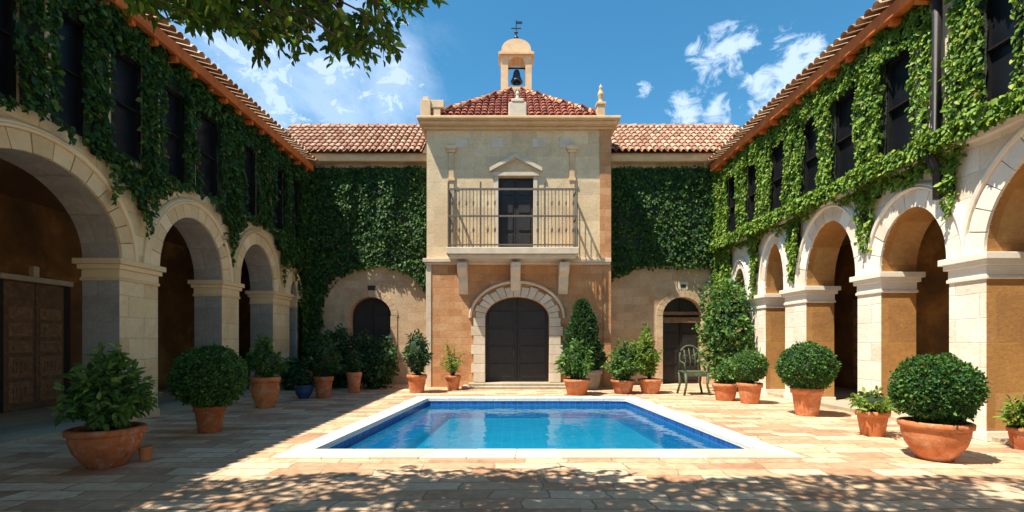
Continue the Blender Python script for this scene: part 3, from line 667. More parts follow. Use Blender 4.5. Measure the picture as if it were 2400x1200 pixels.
b = MB(); b.tube([(CC-.12, CY+.24, 1.05), (CC-.12, CY+.18, 1.05), (CC-.12, CY+.18, 1.3), (CC-.12, CY+.24, 1.3)], .018, 8); b.build('handle', M['iron_green'], do)
b = MB(); b.box(-1.7, 2.05, CY-.75, CY-.001, .001, .08); b.box(-1.5, 1.85, CY-.42, CY+.3, .082, .16); b.build('doorstep', M['gallery_floor'], CH, bevel=.015)
b = MB(); b.box(CX0+.4, CX1-.4, CY+5.4, CY+5.8, 0, 9.0); b.build('rear_wall', M['facade_low'], CH); b = MB(); b.box(-1.1, 1.45, CY+.5, CY+.6, 0, 3.6); b.build('lobby_light_block', M['wood_dark'], CH)  # added dark panel stops daylight showing through the portal door gap
b = MB(); b.box(dx0-.2, dx1+.2, CY+.501, CY+.6, 4.4, 7.8); b.build('room_light_block', M['wood_dark'], CH)  # dark panel added behind the balcony door to block light at its gap
# pyramid roof with tiles and hips
ax, ay, az = .17, 20.1, 11.85; ex0, ex1, ey, ez = -2.72, 3.06, CY-.28, 9.32; eyb = 2*ay-ey
rd = MB(); apx = (ax, ay, az-.03); cs4 = [(ex0, ey, ez), (ex1, ey, ez), (ex1, eyb, ez), (ex0, eyb, ez)]
for k in range(4): rd.face([cs4[k], cs4[(k+1) % 4], apx])
rd.build('roof_deck', M['deck'], CH)
Wd = ex1-ex0; run = ay-ey; rs = az-ez; L = math.hypot(run, rs); uapx = ax-ex0
tiles(CH, Vector((ex0, ey, ez+.03)), Vector((1, 0, 0)), Vector((0, run/L, rs/L)), Wd, L, M['tile_red'], lambda u, v: (u > uapx*v/L-.02 and u < Wd-(Wd-uapx)*v/L+.02), course=.4)
for sd, X, uu in ((-1, ex0, Vector((0, 1, 0))), (1, ex1, Vector((0, 1, 0)))):
    rn = abs(ax-X); LL = math.hypot(rn, rs); D_ = eyb-ey
    tiles(CH, Vector((X, ey, ez+.03)), uu, Vector((-sd*rn/LL, 0, rs/LL)), D_, LL, M['tile_red'], lambda u, v: (u > (D_/2)*v/LL and u < D_-(D_/2)*v/LL), course=.4)
hp = MB()
for c_ in cs4:
    a_ = Vector(c_)+Vector((0, 0, .08)); b_ = Vector(apx)+Vector((0, 0, .1)); n = 13
    for k in range(n):
        p0 = a_.lerp(b_, k/n); p1 = a_.lerp(b_, (k+1.12)/n); hp.tube([p0+Vector((0, 0, .03)), p1], [.12, .095], 9)
hp.build('hip_tile', M['hip'], CH)
b = MB(); b.box(ex0+.02, ex1-.02, ey-.0, ey+.05, 9.302, 9.42); b.build('eave_board', M['fascia'], CH)
# crest block and corner pinnacles on the cornice
b = MB(); yc = CY-.62
b.box(CC-.3, CC+.32, CY-.44, CY-.24, 9.31, 9.78); b.box(CC-.2, CC+.22, CY-.46, CY-.22, 9.782, 9.9)
b.lathe([(.001, .0), (.09, .02), (.05, .12), (.08, .2), (.001, .34)], (CC+.01, CY-.34, 9.9), 12); b.build('crest_block', M['trim'], CH, bevel=.03)
def pinnacle(x, y, h, wdt):
    b = MB(); b.box(x-wdt, x+wdt, y-wdt, y+wdt, 9.31, 9.31+h*.35); b.box(x-wdt*1.25, x+wdt*1.25, y-wdt*1.25, y+wdt*1.25, 9.312+h*.35, 9.31+h*.42)
    b.lathe([(.001, 0), (wdt*.8, .0), (wdt*.55, h*.12), (wdt*.85, h*.28), (wdt*.4, h*.42), (wdt*.5, h*.5), (.001, h*.62)], (x, y, 9.31+h*.42), 14)
    b.build('pinnacle', M['trim_warm'], CH, bevel=.01)
pinnacle(3.05, CY-.32, 1.1, .13); 
b = MB(); x, y = -2.95, CY-.3; b.box(x-.17, x+.17, y-.17, y+.17, 9.31, 9.85); b.box(x-.1, x+.1, y-.1, y+.1, 9.852, 9.98); b.box(x+.172, x+.62, y-.12, y+.12, 9.6, 9.86); b.box(x+.25, x+.5, y-.1, y+.1, 9.31, 9.598); b.build('pinnacle', M['trim_warm'], CH, bevel=.015)
# belfry
tb = MB(); x0, x1, y0, y1 = ax-.62, ax+.62, 19.75, 20.45; ox0, ox1 = ax-.33, ax+.37
tb.box(x0, ox0, y0, y1, 11.0, 12.75); tb.box(ox1, x1, y0, y1, 11.0, 12.75); tb.box(ox0, ox1, y0, y1, 11.0, 11.85)
pts = arch_pts(ox0, ox1, 12.75, .3, 12)
for (xa, za), (xb, zb_) in zip(pts, pts[1:]):
    for Y in (y0, y1): tb.face([(xa, Y, za), (xb, Y, zb_), (xb, Y, 13.12), (xa, Y, 13.12)])
    tb.face([(xa, y0, za), (xb, y0, zb_), (xb, y1, zb_), (xa, y1, za)])
tb.box(x0, ox0, y0, y1, 12.75, 13.12); tb.box(ox1, x1, y0, y1, 12.75, 13.12)
tw = tb.build('belfry', M['trim_warm'], CH, recalc=False)
b = MB(); b.box(x0-.1, x1+.1, y0-.1, y1+.1, 13.12, 13.2); b.box(x0-.05, x1+.05, y0-.05, y1+.05, 13.2, 13.26); 
N = 14
for k in range(N):
    t0, t1 = PI*k/N, PI*(k+1)/N; f_ = lambda t: (ax-.6*math.cos(t)*(1 if abs(math.cos(t)) < 1 else 1), 13.26+.52*math.sin(t)**.8)
    p_, q_ = f_(t0), f_(t1)
    b.face([(p_[0], y0-.02, p_[1]), (q_[0], y0-.02, q_[1]), (q_[0], y1+.02, q_[1]), (p_[0], y1+.02, p_[1])])
    for Y in (y0-.02, y1+.02): b.face([(p_[0], Y, 13.261), (q_[0], Y, 13.261), (q_[0], Y, q_[1]), (p_[0], Y, p_[1])])
b.build('belfry_cap', M['trim_warm'], tw).matrix_parent_inverse = Matrix()
b = MB(); b.lathe([(.001, .5), (.1, .48), (.14, .36), (.17, .2), (.25, .03), (.25, 0), (.2, .0), (.12, .2)], (ax+.02, 20.1, 12.2), 20); b.tube([(ox0, 20.1, 12.78), (ox1, 20.1, 12.78)], .035, 8); b.tube([(ax+.02, 20.1, 12.1), (ax+.02, 20.1, 12.4)], .035, 8)
b.build('bell', M['bell'], tw, smooth=True)
b = MB(); b.lathe([(.001, 0), (.16, .0), (.1, .08), (.05, .14), (.1, .24), (.1, .3), (.03, .38), (.001, .4)], (ax, 20.1, 13.74), 12); b.build('finial_base', M['bell'], tw, smooth=True)
b = MB(); b.tube([(ax, 20.1, 14.1), (ax, 20.1, 14.75)], .025, 6); b.tube([(ax-.2, 20.1, 14.42), (ax+.2, 20.1, 14.42)], .025, 6); b.box(ax+.02, ax+.25, 20.09, 20.11, 14.6, 14.7); b.lathe([(.001, -.09), (.09, 0), (.001, .09)], (ax, 20.1, 14.24), 10)
b.build('weather_cross', M['bell'], tw)

# ------------------------------------------------------------------ ivy
def ivy_wall(name, label, cat, plane, fixed, sgn, a0, a1, zlo, zhi, keep, dens, mat, size=(.055, .15), gap=.5, thick=.22):
    """plane 'x': wall at x=fixed, runs along y; plane 'y': wall at y=fixed, runs along x. sgn: outward direction"""
    n = int((a1-a0)*(zhi-zlo)*dens); A_ = RNG.uniform(a0, a1, n); Z_ = RNG.uniform(zlo, zhi, n)
    off = np.empty(n); ok = np.zeros(n, bool)
    for i in range(n):
        a, z = A_[i], Z_[i]
        if not keep(a, z): continue
        k = noise.noise((a*2.6, z*.55, fixed)); k2 = noise.noise((a*1.1+5, z*1.0, fixed)); k3 = noise.noise((a*6, z*5, fixed))
        if k3+k*.6 < -gap: continue
        off[i] = .05+thick*max(0, .5+.6*k+.5*k2+.35*k3)*random.uniform(.55, 1.0); ok[i] = True
    A_, Z_, off = A_[ok], Z_[ok], off[ok]; n = len(A_)
    R1 = RNG.normal(0, 1, (n, 3))
    if plane == 'x':
        Pn = np.stack([fixed+sgn*off, A_, Z_], 1); out = np.array([sgn, 0, .35]); al = np.array([0, 1, 0])
    else:
        Pn = np.stack([A_, fixed+sgn*off, Z_], 1); out = np.array([0, sgn, .35]); al = np.array([1, 0, 0])
    D = np.array([0, 0, -1.0])+R1*.45+out*.35; Nn = out+RNG.normal(0, .38, (n, 3))
    V, Fq = leaves_np(Pn, D, Nn, size[0]+(size[1]-size[0])*RNG.random(n)**1.6, wid=.8)
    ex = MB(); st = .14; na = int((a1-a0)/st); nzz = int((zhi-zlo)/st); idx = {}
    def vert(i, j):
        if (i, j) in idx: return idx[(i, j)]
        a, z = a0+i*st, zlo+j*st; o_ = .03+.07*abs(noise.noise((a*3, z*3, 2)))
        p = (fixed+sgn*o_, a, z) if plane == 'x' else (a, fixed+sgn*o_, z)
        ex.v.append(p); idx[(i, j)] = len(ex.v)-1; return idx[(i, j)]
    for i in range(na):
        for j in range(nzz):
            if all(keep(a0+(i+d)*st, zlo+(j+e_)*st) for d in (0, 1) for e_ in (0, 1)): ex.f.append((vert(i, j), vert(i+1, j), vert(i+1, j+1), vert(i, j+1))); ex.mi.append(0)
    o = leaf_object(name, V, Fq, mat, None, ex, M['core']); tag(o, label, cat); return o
def in_win(y, z, wins, m=.0):
    if z < 5.22 or z > 7.2: return False
    return any(y0-.06 < y < y1-.10 for y0, y1 in wins)
def l_bound(y):
    z = 4.15
    for y0, y1, r in LA[:-1]:
        c = (y0+y1)/2; a = (y1-y0)/2+.72; bb = r+.62
        if abs(y-c) < a: z = max(z, LZ+bb*math.sqrt(1-((y-c)/a)**2))
    for c, w_, zl in ((10.05, .26, 3.75), (13.25, .22, 3.6), (9.2, .12, 4.1), (16.1, .22, 3.5)):
        d = abs(y-c)
        if d < w_: z = min(z, zl+(4.7-zl)*(d/w_)**1.4)
    if y > 16.4: z = min(z, 4.3)
    if y > 17.3: z = .9
    return z+.16*noise.noise((y*2.2, 1, 0))+.16*noise.noise((y*7, 4, 0))-1.5*max(0, noise.noise((y*3.7, 14, 0))-.28)
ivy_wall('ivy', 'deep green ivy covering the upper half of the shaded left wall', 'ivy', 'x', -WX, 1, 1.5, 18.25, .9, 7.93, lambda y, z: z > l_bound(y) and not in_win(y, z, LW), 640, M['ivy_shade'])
def r_bound(y):
    z = 4.72
    for y0, y1, r in RA:
        c = (y0+y1)/2; a = (y1-y0)/2+.45; bb = r+.42
        if abs(y-c) < a: z = max(z, RZ+bb*math.sqrt(1-((y-c)/a)**2))
    for c, w_, zl in ((13.15, .36, 3.1), (10.45, .3, 3.5), (15.25, .32, 2.9), (12.9, .15, 3.7), (8.45, .22, 3.7)):
        d = abs(y-c)
        if d < w_: z = min(z, zl+(4.6-zl)*(d/w_)**1.5)
    if 8.9 < y < 10.3: z = min(z, 4.55)
    if y < 8.2: z = 5.0+.1*(8.2-y)
    if y > 16.8: z = 1.6
    return z+.12*noise.noise((y*2.4, 9, 0))+.14*noise.noise((y*8, 4, 0))-(1.4*max(0, noise.noise((y*4.1, 24, 0))-.25) if y > 7.9 else 0)
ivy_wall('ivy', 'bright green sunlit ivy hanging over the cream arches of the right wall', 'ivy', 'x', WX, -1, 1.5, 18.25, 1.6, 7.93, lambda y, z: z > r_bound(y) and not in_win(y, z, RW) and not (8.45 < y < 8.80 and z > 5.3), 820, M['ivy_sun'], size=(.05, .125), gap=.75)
ivy_wall('ivy', 'thin line of ivy spilling along the ledge below the windows of the right wall', 'ivy', 'x', WX-.23, -1, 3.5, 17.9, 4.9, 5.24, lambda y, z: True, 900, M['ivy_sun'], size=(.08, .13), gap=2, thick=.14)
def bl(x, z):
    if z > 8.1: return False
    c, a = -5.02, 1.98
    zz = 1.3
    if abs(x-c) < a: zz = 2.5+1.85*math.sqrt(max(0, 1-((x-c)/a)**2))**.8
    return z > zz+.12*noise.noise((x*3, 2, 0))
def brk(x, z):
    if z > 8.1: return False
    zz = 4.3 if x > 4.7 else 4.3-.5*(4.7-x)/1.2
    if x > 7.35: zz = 3.2
    return z > zz+.12*noise.noise((x*3, 7, 0))
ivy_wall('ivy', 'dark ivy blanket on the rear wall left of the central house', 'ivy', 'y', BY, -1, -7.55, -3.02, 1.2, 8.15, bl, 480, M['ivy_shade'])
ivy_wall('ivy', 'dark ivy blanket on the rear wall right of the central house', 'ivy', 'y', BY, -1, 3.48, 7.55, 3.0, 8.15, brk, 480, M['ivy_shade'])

# ------------------------------------------------------------------ potted plants
def rnd_unit(n):
    v = RNG.normal(0, 1, (n, 3)); return v/np.linalg.norm(v, axis=1, keepdims=True)
def fol_ball(c, r, n, leaf, mat, parent, squash=.94, rough=.07, name='foliage'):
    U = rnd_unit(n); rr = np.array([1+rough*1.4*noise.noise(Vector(u)*3.2+Vector((c[0], c[1], 0)))+rough*noise.noise(Vector(u)*9) for u in U])
    R_ = r*rr*RNG.uniform(.88, 1.0, n)*np.where(RNG.random(n) < .05, RNG.uniform(1.02, 1.10, n), 1); Pn = np.array(c)+U*R_[:, None]*np.array([1, 1, squash])
    D = U*.7+RNG.normal(0, .5, (n, 3)); Nn = U+RNG.normal(0, .4, (n, 3))
    V, Fq = leaves_np(Pn, D, Nn, RNG.uniform(leaf*.7, leaf*1.25, n), wid=.7)
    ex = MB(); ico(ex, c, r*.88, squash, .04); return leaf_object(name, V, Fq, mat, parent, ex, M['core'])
def ico(mb, c, r, squash=1, amp=.08, sub=3):
    bm = bmesh.new(); bmesh.ops.create_icosphere(bm, subdivisions=sub, radius=1); i = len(mb.v); bm.verts.ensure_lookup_table()
    for v in bm.verts:
        k = 1+amp*2*noise.noise(v.co*4+Vector(c)); mb.v.append((c[0]+v.co.x*r*k, c[1]+v.co.y*r*k, c[2]+v.co.z*r*k*squash))
    for f in bm.faces: mb.f.append(tuple(i+v.index for v in f.verts)); mb.mi.append(0)
    bm.free()
def fol_bush(c, rx, rz, stems, leaf, mat, parent, per=26, droop=.35, core=.5, name='foliage', spread=1.0, lean=(0, 0)):
    """stems fan out of the pot; leaves sit along each"""
    c = Vector(c); Ps, Ds, Ns = [], [], []; sm = MB()
    for k in range(stems):
        az = random.uniform(0, 2*PI); q = random.random()**.6*spread
        tip = Vector((math.cos(az)*rx*q+lean[0]*rz, math.sin(az)*rx*q+lean[1]*rz, rz*(1.0-.55*q*q)*random.uniform(.6, 1.08)))
        mid = Vector((tip.x*.35, tip.y*.35, tip.z*.62)); pts = []
        for j in range(7):
            t = j/6; p = (mid*2*t*(1-t)+tip*t*t); p.z -= droop*rz*.15*t**3*q; pts.append(c+p)
        sm.tube(pts, [.012*(1-t/8) for t in range(7)], 4)
        for j in range(per):
            t = .22+.78*(j+random.random())/per; i = min(int(t*6), 5); p = pts[i].lerp(pts[i+1], t*6-i); ax_ = (pts[i+1]-pts[i]).normalized()
            d = (Vector(rnd_unit(1)[0])*1.0+ax_*.55+Vector((0, 0, -.1))).normalized()
            Ps.append(p+d*leaf*.25); Ds.append(d); Ns.append(Vector((0, 0, 1))+Vector(rnd_unit(1)[0])*.7)
    Pn, D, Nn = map(np.array, (Ps, Ds, Ns))
    V, Fq = leaves_np(Pn, D, Nn, RNG.uniform(leaf*.65, leaf*1.3, len(Pn)), wid=.5)
    ex = sm
    if core: ico(ex, (c.x+lean[0]*rz*.5, c.y, c.z+rz*.48), rx*core, rz/rx*.62, .12)
    return leaf_object(name, V, Fq, mat, parent, ex, M['core'])
def fol_cone(c, r, h, n, leaf, mat, parent):
    t = RNG.uniform(0, 1, n)**1.4; az = RNG.uniform(0, 2*PI, n); prof = np.sqrt(np.clip(1-t, 0, 1))*np.minimum(1, .72+t*2.2)
    rr = r*prof*(1+.16*np.sin(az*3+t*11)+.1*np.sin(az*7-t*23))*RNG.uniform(.8, 1.12, n); U = np.stack([np.cos(az), np.sin(az), np.full(n, .35)], 1)
    Pn = np.stack([c[0]+rr*np.cos(az), c[1]+rr*np.sin(az), c[2]+t*h], 1)
    D = U+np.array([0, 0, .5])+RNG.normal(0, .4, (n, 3)); V, Fq = leaves_np(Pn, D, U+RNG.normal(0, .4, (n, 3)), RNG.uniform(leaf*.7, leaf*1.3, n), wid=.55)
    ex = MB(); ex.lathe([(r*.82*math.sqrt(1-k/10)*min(1, .72+k*.22), h*k/10) for k in range(10)]+[(.001, h*.97)], c, 18)
    return leaf_object('foliage', V, Fq, mat, parent, ex, M['core'])
def pot(parent, x, y, rt, h, style, mat, z0=0.0):
    b = MB(); wl = .06
    if style == 'bowl': pr = [(.001, 0), (rt*.5, 0), (rt*.52, h*.06), (rt*.68, h*.2), (rt*.86, h*.42), (rt*.96, h*.66), (rt*.97, h*.82)]; ri = [(rt*.98, h*.82), (rt*1.05, h*.85), (rt*1.06, h*.97), (rt*1.0, h), (rt*.88, h), (rt*.86, h*.8)]
    elif style == 'urn': pr = [(.001, 0), (rt*.6, 0), (rt*.58, h*.05), (rt*.66, h*.14), (rt*.85, h*.35), (rt*.93, h*.55), (rt*.88, h*.75), (rt*.84, h*.82)]; ri = [(rt*.86, h*.82), (rt*.98, h*.86), (rt, h*.96), (rt*.96, h), (rt*.82, h), (rt*.8, h*.8)]
    else: pr = [(.001, 0), (rt*.68, 0), (rt*.7, h*.03), (rt*.9, h*.78)]; ri = [(rt*.91, h*.78), (rt*1.0, h*.79), (rt*1.02, h*.98), (rt*.98, h), (rt*.86, h), (rt*.84, h*.8)]
    b.lathe(pr, (x, y, z0), 36, wob=.006); o = b.build('pot', mat, parent, smooth=True)
    b = MB(); b.lathe(ri, (x, y, z0), 36, wob=.006); r_ = b.build('pot_rim', mat, o, smooth=True)
    r_.matrix_parent_inverse = Matrix()
    b = MB(); b.lathe([(.001, h*.93), (rt*.45, h*.94), (rt*.84, h*.90)], (x, y, z0), 20); b.build('soil', M['soil'], parent)
def potted(name, label, px, py, pw, ptop, style='classic', mat='terracotta', group=None, cat='potted plant', dY=0):
    """pot footing pixel, pot width and pot top pixel from the photograph"""
    Y = F*EYE/(py-800)+dY; X = (px-1200)/F*Y; rt = pw/2/F*Y; h = max(.22, EYE-(ptop-800)/F*Y)
    T_ = thing(name, label, cat, (X, Y, 0), group); pot(T_, X, Y, rt/1.03, h, style, M[mat]); return T_, X, Y, h, F/Y
def stem(T_, X, Y, z0, z1, r=.03):
    b = MB(); b.tube([(X, Y, z0), (X+.01, Y, (z0+z1)/2), (X, Y, z1)], r, 8); b.build('stem', M['bark'], T_, smooth=True)
G1 = 'clipped round box shrubs in terracotta pots'; G2 = 'loose leafy shrubs in terracotta pots'
T_, X, Y, h, s = potted('potted_shrub', 'leafy bush in a wide dark terracotta bowl, nearest on the left', 250, 1092, 150, 1000, 'bowl', 'terra_dark', G2)
fol_bush((X, Y, h-.08), .52, 1.08, 70, .12, M['bush'], T_, per=44, core=.42)
T_, X, Y, h, s = potted('potted_topiary', 'round clipped ball in a small pot, standing in shade before the left arches', 492, 1012, 70, 950, 'classic', 'terra_dark', G1)
stem(T_, X, Y, h*.9, h+.2); fol_ball((X, Y, EYE-(884-800)/s), 82*.93/s, 7500, .05, M['box'], T_)
T_, X, Y, h, s = potted('potted_shrub', 'upright bush in an orange pot behind the shaded clipped ball', 622, 955, 68, 883, 'urn', 'terracotta', G2)
fol_bush((X, Y, h-.08), .46, 1.0, 42, .11, M['bush'], T_, per=44, core=.45)
T_, X, Y, h, s = potted('potted_shrub', 'dark bush in a wide pot beside the blue glazed pot', 758, 932, 46, 882, 'classic', 'terra_dark', G2)
fol_bush((X, Y, h-.08), .55, 1.3, 46, .12, M['bush_dark'], T_, per=44, core=.45)
T_, X, Y, h, s = potted('potted_shrub', 'tall plain red pot with sparse leaves before the left rear doorway', 830, 921, 36, 872, 'classic', 'terracotta', G2)
fol_bush((X, Y, h-.08), .35, .8, 20, .1, M['bush_dark'], T_, per=22, core=.4)
T_, X, Y, h, s = potted('potted_topiary', 'dense rounded column shrub in a pot beside the left corner of the house', 977, 920, 48, 878, 'classic', 'terracotta', G2)
fol_bush((X, Y, h-.1), .5, 1.45, 70, .13, M['bush_dark'], T_, per=38, core=.6, spread=.9)
T_, X, Y, h, s = potted('potted_shrub', 'airy yellow green plant in a small pot left of the portal', 1062, 914, 38, 880, 'classic', 'terracotta', G2)
fol_bush((X, Y, h-.08), .5, 1.25, 20, .1, M['lime'], T_, per=20, core=0)
T_, X, Y, h, s = potted('potted_shrub', 'lush bright bush in a broad pot just right of the portal', 1352, 925, 66, 888, 'classic', 'terracotta', G2)
fol_bush((X, Y, h-.08), .62, 1.25, 60, .15, M['bush'], T_, per=36, core=.4)
T_, X, Y, h, s = potted('potted_topiary', 'dark conical evergreen in a grey planter just right of the portal', 1382, 912, 60, 866, 'classic', 'terracotta', None)
for ch in T_.children:
    if ch.name.startswith('pot'):
        ch.data.materials[0] = M['jamb_grey']
        for c2 in ch.children: c2.data.materials[0] = M['jamb_grey']
fol_cone((X-.25, Y, h-.02), .62, 2.3, 5200, .12, M['bush_dark'], T_)
T_, X, Y, h, s = potted('potted_shrub', 'brownish pot with a mixed shrub, left of two pots before the right rear wall', 1460, 922, 58, 890, 'classic', 'terra_dark', G2)
fol_bush((X, Y, h-.08), .55, 1.35, 54, .13, M['bush'], T_, per=34, core=.38)
T_, X, Y, h, s = potted('potted_shrub', 'square shouldered pot with tall lime green shrub, left of the iron chair', 1524, 922, 58, 888, 'classic', 'terracotta', G2)
fol_bush((X, Y, h-.08), .5, 1.75, 48, .13, M['lime'], T_, per=34, core=.33, lean=(-.12, 0))
T_, X, Y, h, s = potted('potted_shrub', 'small leafy tuft in a terracotta pot right of the iron chair', 1700, 938, 60, 898, 'classic', 'terracotta', G2)
fol_bush((X, Y, h-.08), .34, .75, 44, .10, M['bush'], T_, per=30, core=.4)
T_, X, Y, h, s = potted('potted_topiary', 'small yellow green clipped ball in a pot, farthest of the sunlit balls', 1757, 945, 58, 897, 'classic', 'terracotta', G1)
fol_ball((X, Y, EYE-(858-800)/s), 40*.93/s, 4200, .055, M['bush'], T_)
T_, X, Y, h, s = potted('potted_topiary', 'medium clipped ball in a rimmed pot, middle one along the sunlit arches', 1891, 973, 70, 908, 'classic', 'terracotta', G1)
fol_ball((X, Y, EYE-(860-800)/s), 64*.93/s, 6200, .052, M['box'], T_)
T_, X, Y, h, s = potted('potted_shrub', 'low spreading plant in a squat pot between two clipped balls on the right', 2045, 1020, 70, 962, 'classic', 'terracotta', G2)
fol_bush((X, Y, h-.06), .46, .42, 36, .09, M['lime'], T_, per=24, core=.4)
T_, X, Y, h, s = potted('potted_topiary', 'large clipped ball in a wide terracotta bowl, nearest on the right', 2192, 1076, 138, 986, 'bowl', 'terracotta', G1)
fol_ball((X, Y, EYE-(912-800)/s), 90*.93/s, 9000, .046, M['box'], T_)
T_, X, Y, h, s = potted('potted_shrub', 'small plant in a dark pot at the right edge inside the nearest arch', 2396, 1052, 56, 1002, 'classic', 'terra_dark', G2)
fol_bush((X, Y, h-.08), .24, .6, 20, .1, M['lime'], T_, per=22, core=.3)
T_, X, Y, h, s = potted('potted_shrub', 'blue glazed pot with trailing plant in the far left corner', 712, 934, 44, 902, 'bowl', 'blueglaze')
fol_bush((X, Y, h-.08), .42, .35, 26, .1, M['bush_dark'], T_, per=20, core=.4)
# little empty pot
t_ = thing('flower_pot', 'tiny empty terracotta pot beside the big bowl on the left', 'flower pot', (-4.93, 6.6, 0)); pot(t_, -4.93, 6.6, .085, .19, 'classic', M['terracotta'])
# shrubs planted in beds
def planted(name, label, px, Y, r, h, n, mat, leaf, cat='shrub', lift=.0):
    X = (px-1200)/F*Y; T_ = thing(name, label, cat, (X, Y, 0)); b = MB()
    for k in range(5): a = k*1.3; b.tube([(X+.05*math.cos(a), Y+.05*math.sin(a), 0), (X+.12*math.cos(a), Y+.12*math.sin(a), h*.4), (X+r*.4*math.cos(a), Y+r*.4*math.sin(a), h*.8)], [.035, .025, .012], 6)
    b.build('stem', M['bark'], T_, smooth=True)
    n1 = n; U = rnd_unit(n1); rr = np.array([1+.6*noise.noise(Vector(u)*2.3+Vector((X, Y, 0)))+.22*noise.noise(Vector(u)*7) for u in U])*RNG.uniform(.72, 1.03, n1)
    hh = (h-lift)/2; Pn = np.array([X, Y, lift+hh])+U*rr[:, None]*np.array([r, r, hh]); Pn[:, 2] = np.maximum(Pn[:, 2], .05)
    V, Fq = leaves_np(Pn, U*.6+RNG.normal(0, .6, (n1, 3)), U+np.array([0, 0, .5])+RNG.normal(0, .4, (n1, 3)), RNG.uniform(leaf*.6, leaf*1.3, n1), wid=.6)
    ex = MB(); ico(ex, (X, Y, lift+hh), r*.62, hh/r, .2); leaf_object('foliage', V, Fq, mat, T_, ex, M['core'])
planted('tall_shrub', 'tall light leaved shrub in the far right corner against the arcade', 1705, 16.0, .82, 3.45, 3600, M['bush'], .15, lift=.3)
planted('low_shrub', 'dark tangled shrub growing before the left rear doorway', 882, 16.8, .66, 1.7, 2600, M['bush_dark'], .13)
planted('low_shrub', 'broad dark laurel behind the pots in the far left corner', 790, 17.0, .75, 1.9, 2800, M['bush_dark'], .14)
planted('low_shrub', 'grey green shrub beside the corner of the left arcade', 690, 16.3, .4, 1.0, 1100, M['bush_dark'], .12)

# wrought iron chair
Y = 14.8; X = (1625-1200)/F*Y
ch = thing('garden_chair', 'old verdigris iron garden chair before the right rear doorway', 'chair', (X, Y, 0)); w2 = .36
b = MB(); b.box(X-w2, X+w2, Y-.3, Y+.3, .66, .71); b.box(X-w2+.04, X+w2-.04, Y-.31, Y-.29, .56, .659); b.build('seat', M['iron_green'], ch, bevel=.015)
for sx in (-1, 1):
    for yy in (-.28, .28):
        b = MB(); b.tube([(X+sx*(w2-.03), Y+yy, .66), (X+sx*(w2-.05), Y+yy, .3), (X+sx*(w2+.02), Y+yy*1.1, .0)], [.045, .035, .035], 8); b.build('leg', M['iron_green'], ch, smooth=True)
b = MB(); pts = [(X-.3, Y+.27, .7), (X-.3, Y+.32, 1.15)]+[(X-.3*math.cos(PI*k/10), Y+.34, 1.15+.32*math.sin(PI*k/10)) for k in range(1, 10)]+[(X+.3, Y+.32, 1.15), (X+.3, Y+.27, .7)]
b.tube(pts, .028, 8)
for k in range(3): xx = X-.15+.15*k; b.tube([(xx, Y+.28, .7), (xx+.03, Y+.32, 1.0), (xx-.02, Y+.34, 1.38)], .018, 6)
for k in range(2):
    cx = X-.14+.28*k; b.tube([(cx+.1*math.cos(t*.6)*(1-t/14), Y+.33, 1.1+.1*math.sin(t*.6)*(1-t/14)) for t in range(12)], .014, 6)
b.build('backrest', M['iron_green'], ch, smooth=True)
for sx in (-1, 1):
    b = MB(); b.tube([(X+sx*.3, Y+.3, 1.0), (X+sx*.36, Y, .98), (X+sx*.36, Y-.26, .95), (X+sx*.34, Y-.27, .7)], .022, 7); b.build('armrest', M['iron_green'], ch, smooth=True)

# ------------------------------------------------------------------ the tree overhead
tr = thing('overhanging_tree', 'large leafy tree whose branches hang into the top left of the sky', 'tree', (-4.2, -3.0, 0))
tk = MB(); tk.tube([(-4.2, -3, 0), (-4.15, -2.95, 1.5), (-4.0, -2.7, 3.2), (-3.7, -2.3, 5.0), (-3.2, -1.7, 6.6)], [.34, .27, .23, .19, .14], 14); tk.build('trunk', M['bark'], tr, smooth=True)
lb = MB()
limbs = [[(-3.7, -2.3, 5.0), (-3.3, -.6, 5.6), (-2.7, 1.4, 5.7), (-2.3, 3.0, 5.35), (-1.9, 4.0, 4.8)],
         [(-3.2, -1.7, 6.6), (-1.5, .0, 7.4), (.4, 1.6, 7.6), (2.2, 2.8, 7.3)], [(-3.2, -1.7, 6.6), (-4.8, .6, 7.9), (-5.6, 2.6, 8.4)],
         [(-3.2, -1.7, 6.6), (-2.2, .8, 7.6), (-1.6, 2.8, 7.7)], [(-3.7, -2.3, 5.0), (-1.4, -1.6, 6.6), (1.6, -.6, 7.6), (3.4, .8, 7.6)], [(-3.3, -.6, 5.6), (-3.4, 1.4, 5.3), (-3.0, 3.4, 4.9)]]
for L_ in limbs:
    n = len(L_); lb.tube(L_, [.12*(1-k/n)+.02 for k in range(n)], 8)
Ps, Ds = [], []
def sprig(p0, d, ln, nl):
    """twig with alternate leaves"""
    p = Vector(p0); d = Vector(d).normalized(); pts = [p.copy()]
    for k in range(5):
        d = (d+Vector(rnd_unit(1)[0])*.16+Vector((0, 0, -.10))).normalized(); p = p+d*ln/5; pts.append(p.copy())
    lb.tube(pts, [.008, .007, .006, .005, .004, .002], 3)
    for j in range(nl):
        t = (j+.5)/nl*5; i = min(int(t), 4); q_ = pts[i].lerp(pts[i+1], t-i); ax_ = (pts[i+1]-pts[i]).normalized()
        v = Vector(rnd_unit(1)[0]); v = (v-ax_*v.dot(ax_))+ax_*.8+Vector((0, 0, -.25)); Ps.append(q_+Vector(rnd_unit(1)[0])*.02); Ds.append(v.normalized())
def low(px):
    pts = [(280, 10), (400, 40), (450, 70), (520, 62), (560, 110), (620, 128), (700, 125), (760, 118), (800, 135), (850, 150), (890, 160), (925, 70), (960, 35), (1000, 0)]
    for (a, ya), (b_, yb) in zip(pts, pts[1:]):
        if a <= px <= b_: return ya+(yb-ya)*(px-a)/(b_-a)
    return 0
cnt = 0
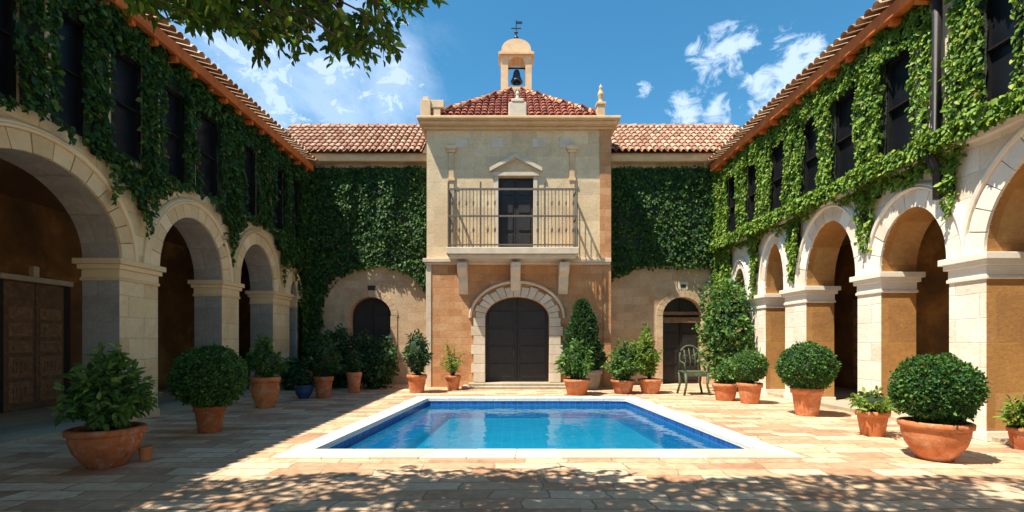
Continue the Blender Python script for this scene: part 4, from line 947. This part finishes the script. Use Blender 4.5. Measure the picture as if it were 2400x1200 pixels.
while cnt < 500:
    px = random.uniform(290, 985); lo = low(px); py = lo-random.random()**1.5*(lo+160)-34
    if noise.noise((px/60, py/45, 3.0)) < -.06 and py > -20: continue
    Yd = random.uniform(3.2, 4.8); p = P(px, py, Yd); dd = Vector((random.uniform(-.6, .9), random.uniform(-.3, .6), random.uniform(-.45, .25)))
    p -= dd.normalized()*.15; sprig(p, dd, random.uniform(.2, .36), 13); cnt += 1
for k in range(26):   # visible twigs joining the sprays
    a = P(random.uniform(330, 950), -60, 4.0)+Vector((0, 0, .3)); px = random.uniform(400, 920); b_ = P(px, low(px)-45, random.uniform(3.4, 4.5)); a = a.lerp(b_, .0)+(a-b_)*.6 if k % 2 else a
    m_ = (a+b_)/2+Vector((0, 0, .08)); lb.tube([a, m_, b_], [.018, .013, .006], 5)
lb.build('limb', M['bark'], tr, smooth=True)
# crown overhead
nl = 48000; X_ = RNG.uniform(-7.5, 4.2, nl*2); Y_ = RNG.uniform(-4.5, 4.6, nl*2); Z_ = RNG.uniform(6.2, 8.8, nl*2); keep = []
for i in range(len(X_)):
    if Z_[i] < EYE+.72*max(Y_[i], 0)+1.0: continue
    if X_[i] < -6.6 and Z_[i] < 8.2: continue
    sx, sy = X_[i]+.42*Z_[i], Y_[i]+.26*Z_[i]
    edge = 5.75+.35*noise.noise((sx*.7, 3, 1))
    if sy > edge: continue
    k = noise.noise((X_[i]*1.0, Y_[i]*1.0, Z_[i]*.45))+.5*noise.noise((X_[i]*2.3, Y_[i]*2.3, Z_[i]*1.1))
    if k < -.16: continue
    keep.append(i)
keep = keep[:nl]; Pc = np.stack([X_[keep], Y_[keep], Z_[keep]], 1); Dc = rnd_unit(len(keep)); Nc = np.array([0, 0, 1.0])+RNG.normal(0, .5, (len(keep), 3)); Sc = RNG.uniform(.10, .17, len(keep))
Pv = np.array(Ps); Dv = np.array(Ds); Nv = np.array([0, -.3, 1.0])+RNG.normal(0, .5, (len(Pv), 3)); Sv = RNG.uniform(.06, .10, len(Pv))
V, Fq = leaves_np(np.concatenate([Pv, Pc]), np.concatenate([Dv, Dc]), np.concatenate([Nv, Nc]), np.concatenate([Sv, Sc]), wid=.58)
leaf_object('crown', V, Fq, M['tree'], tr)

sc.cycles.max_bounces = 8; sc.cycles.diffuse_bounces = 4; sc.cycles.transparent_max_bounces = 8
sc.cycles.use_adaptive_sampling = True
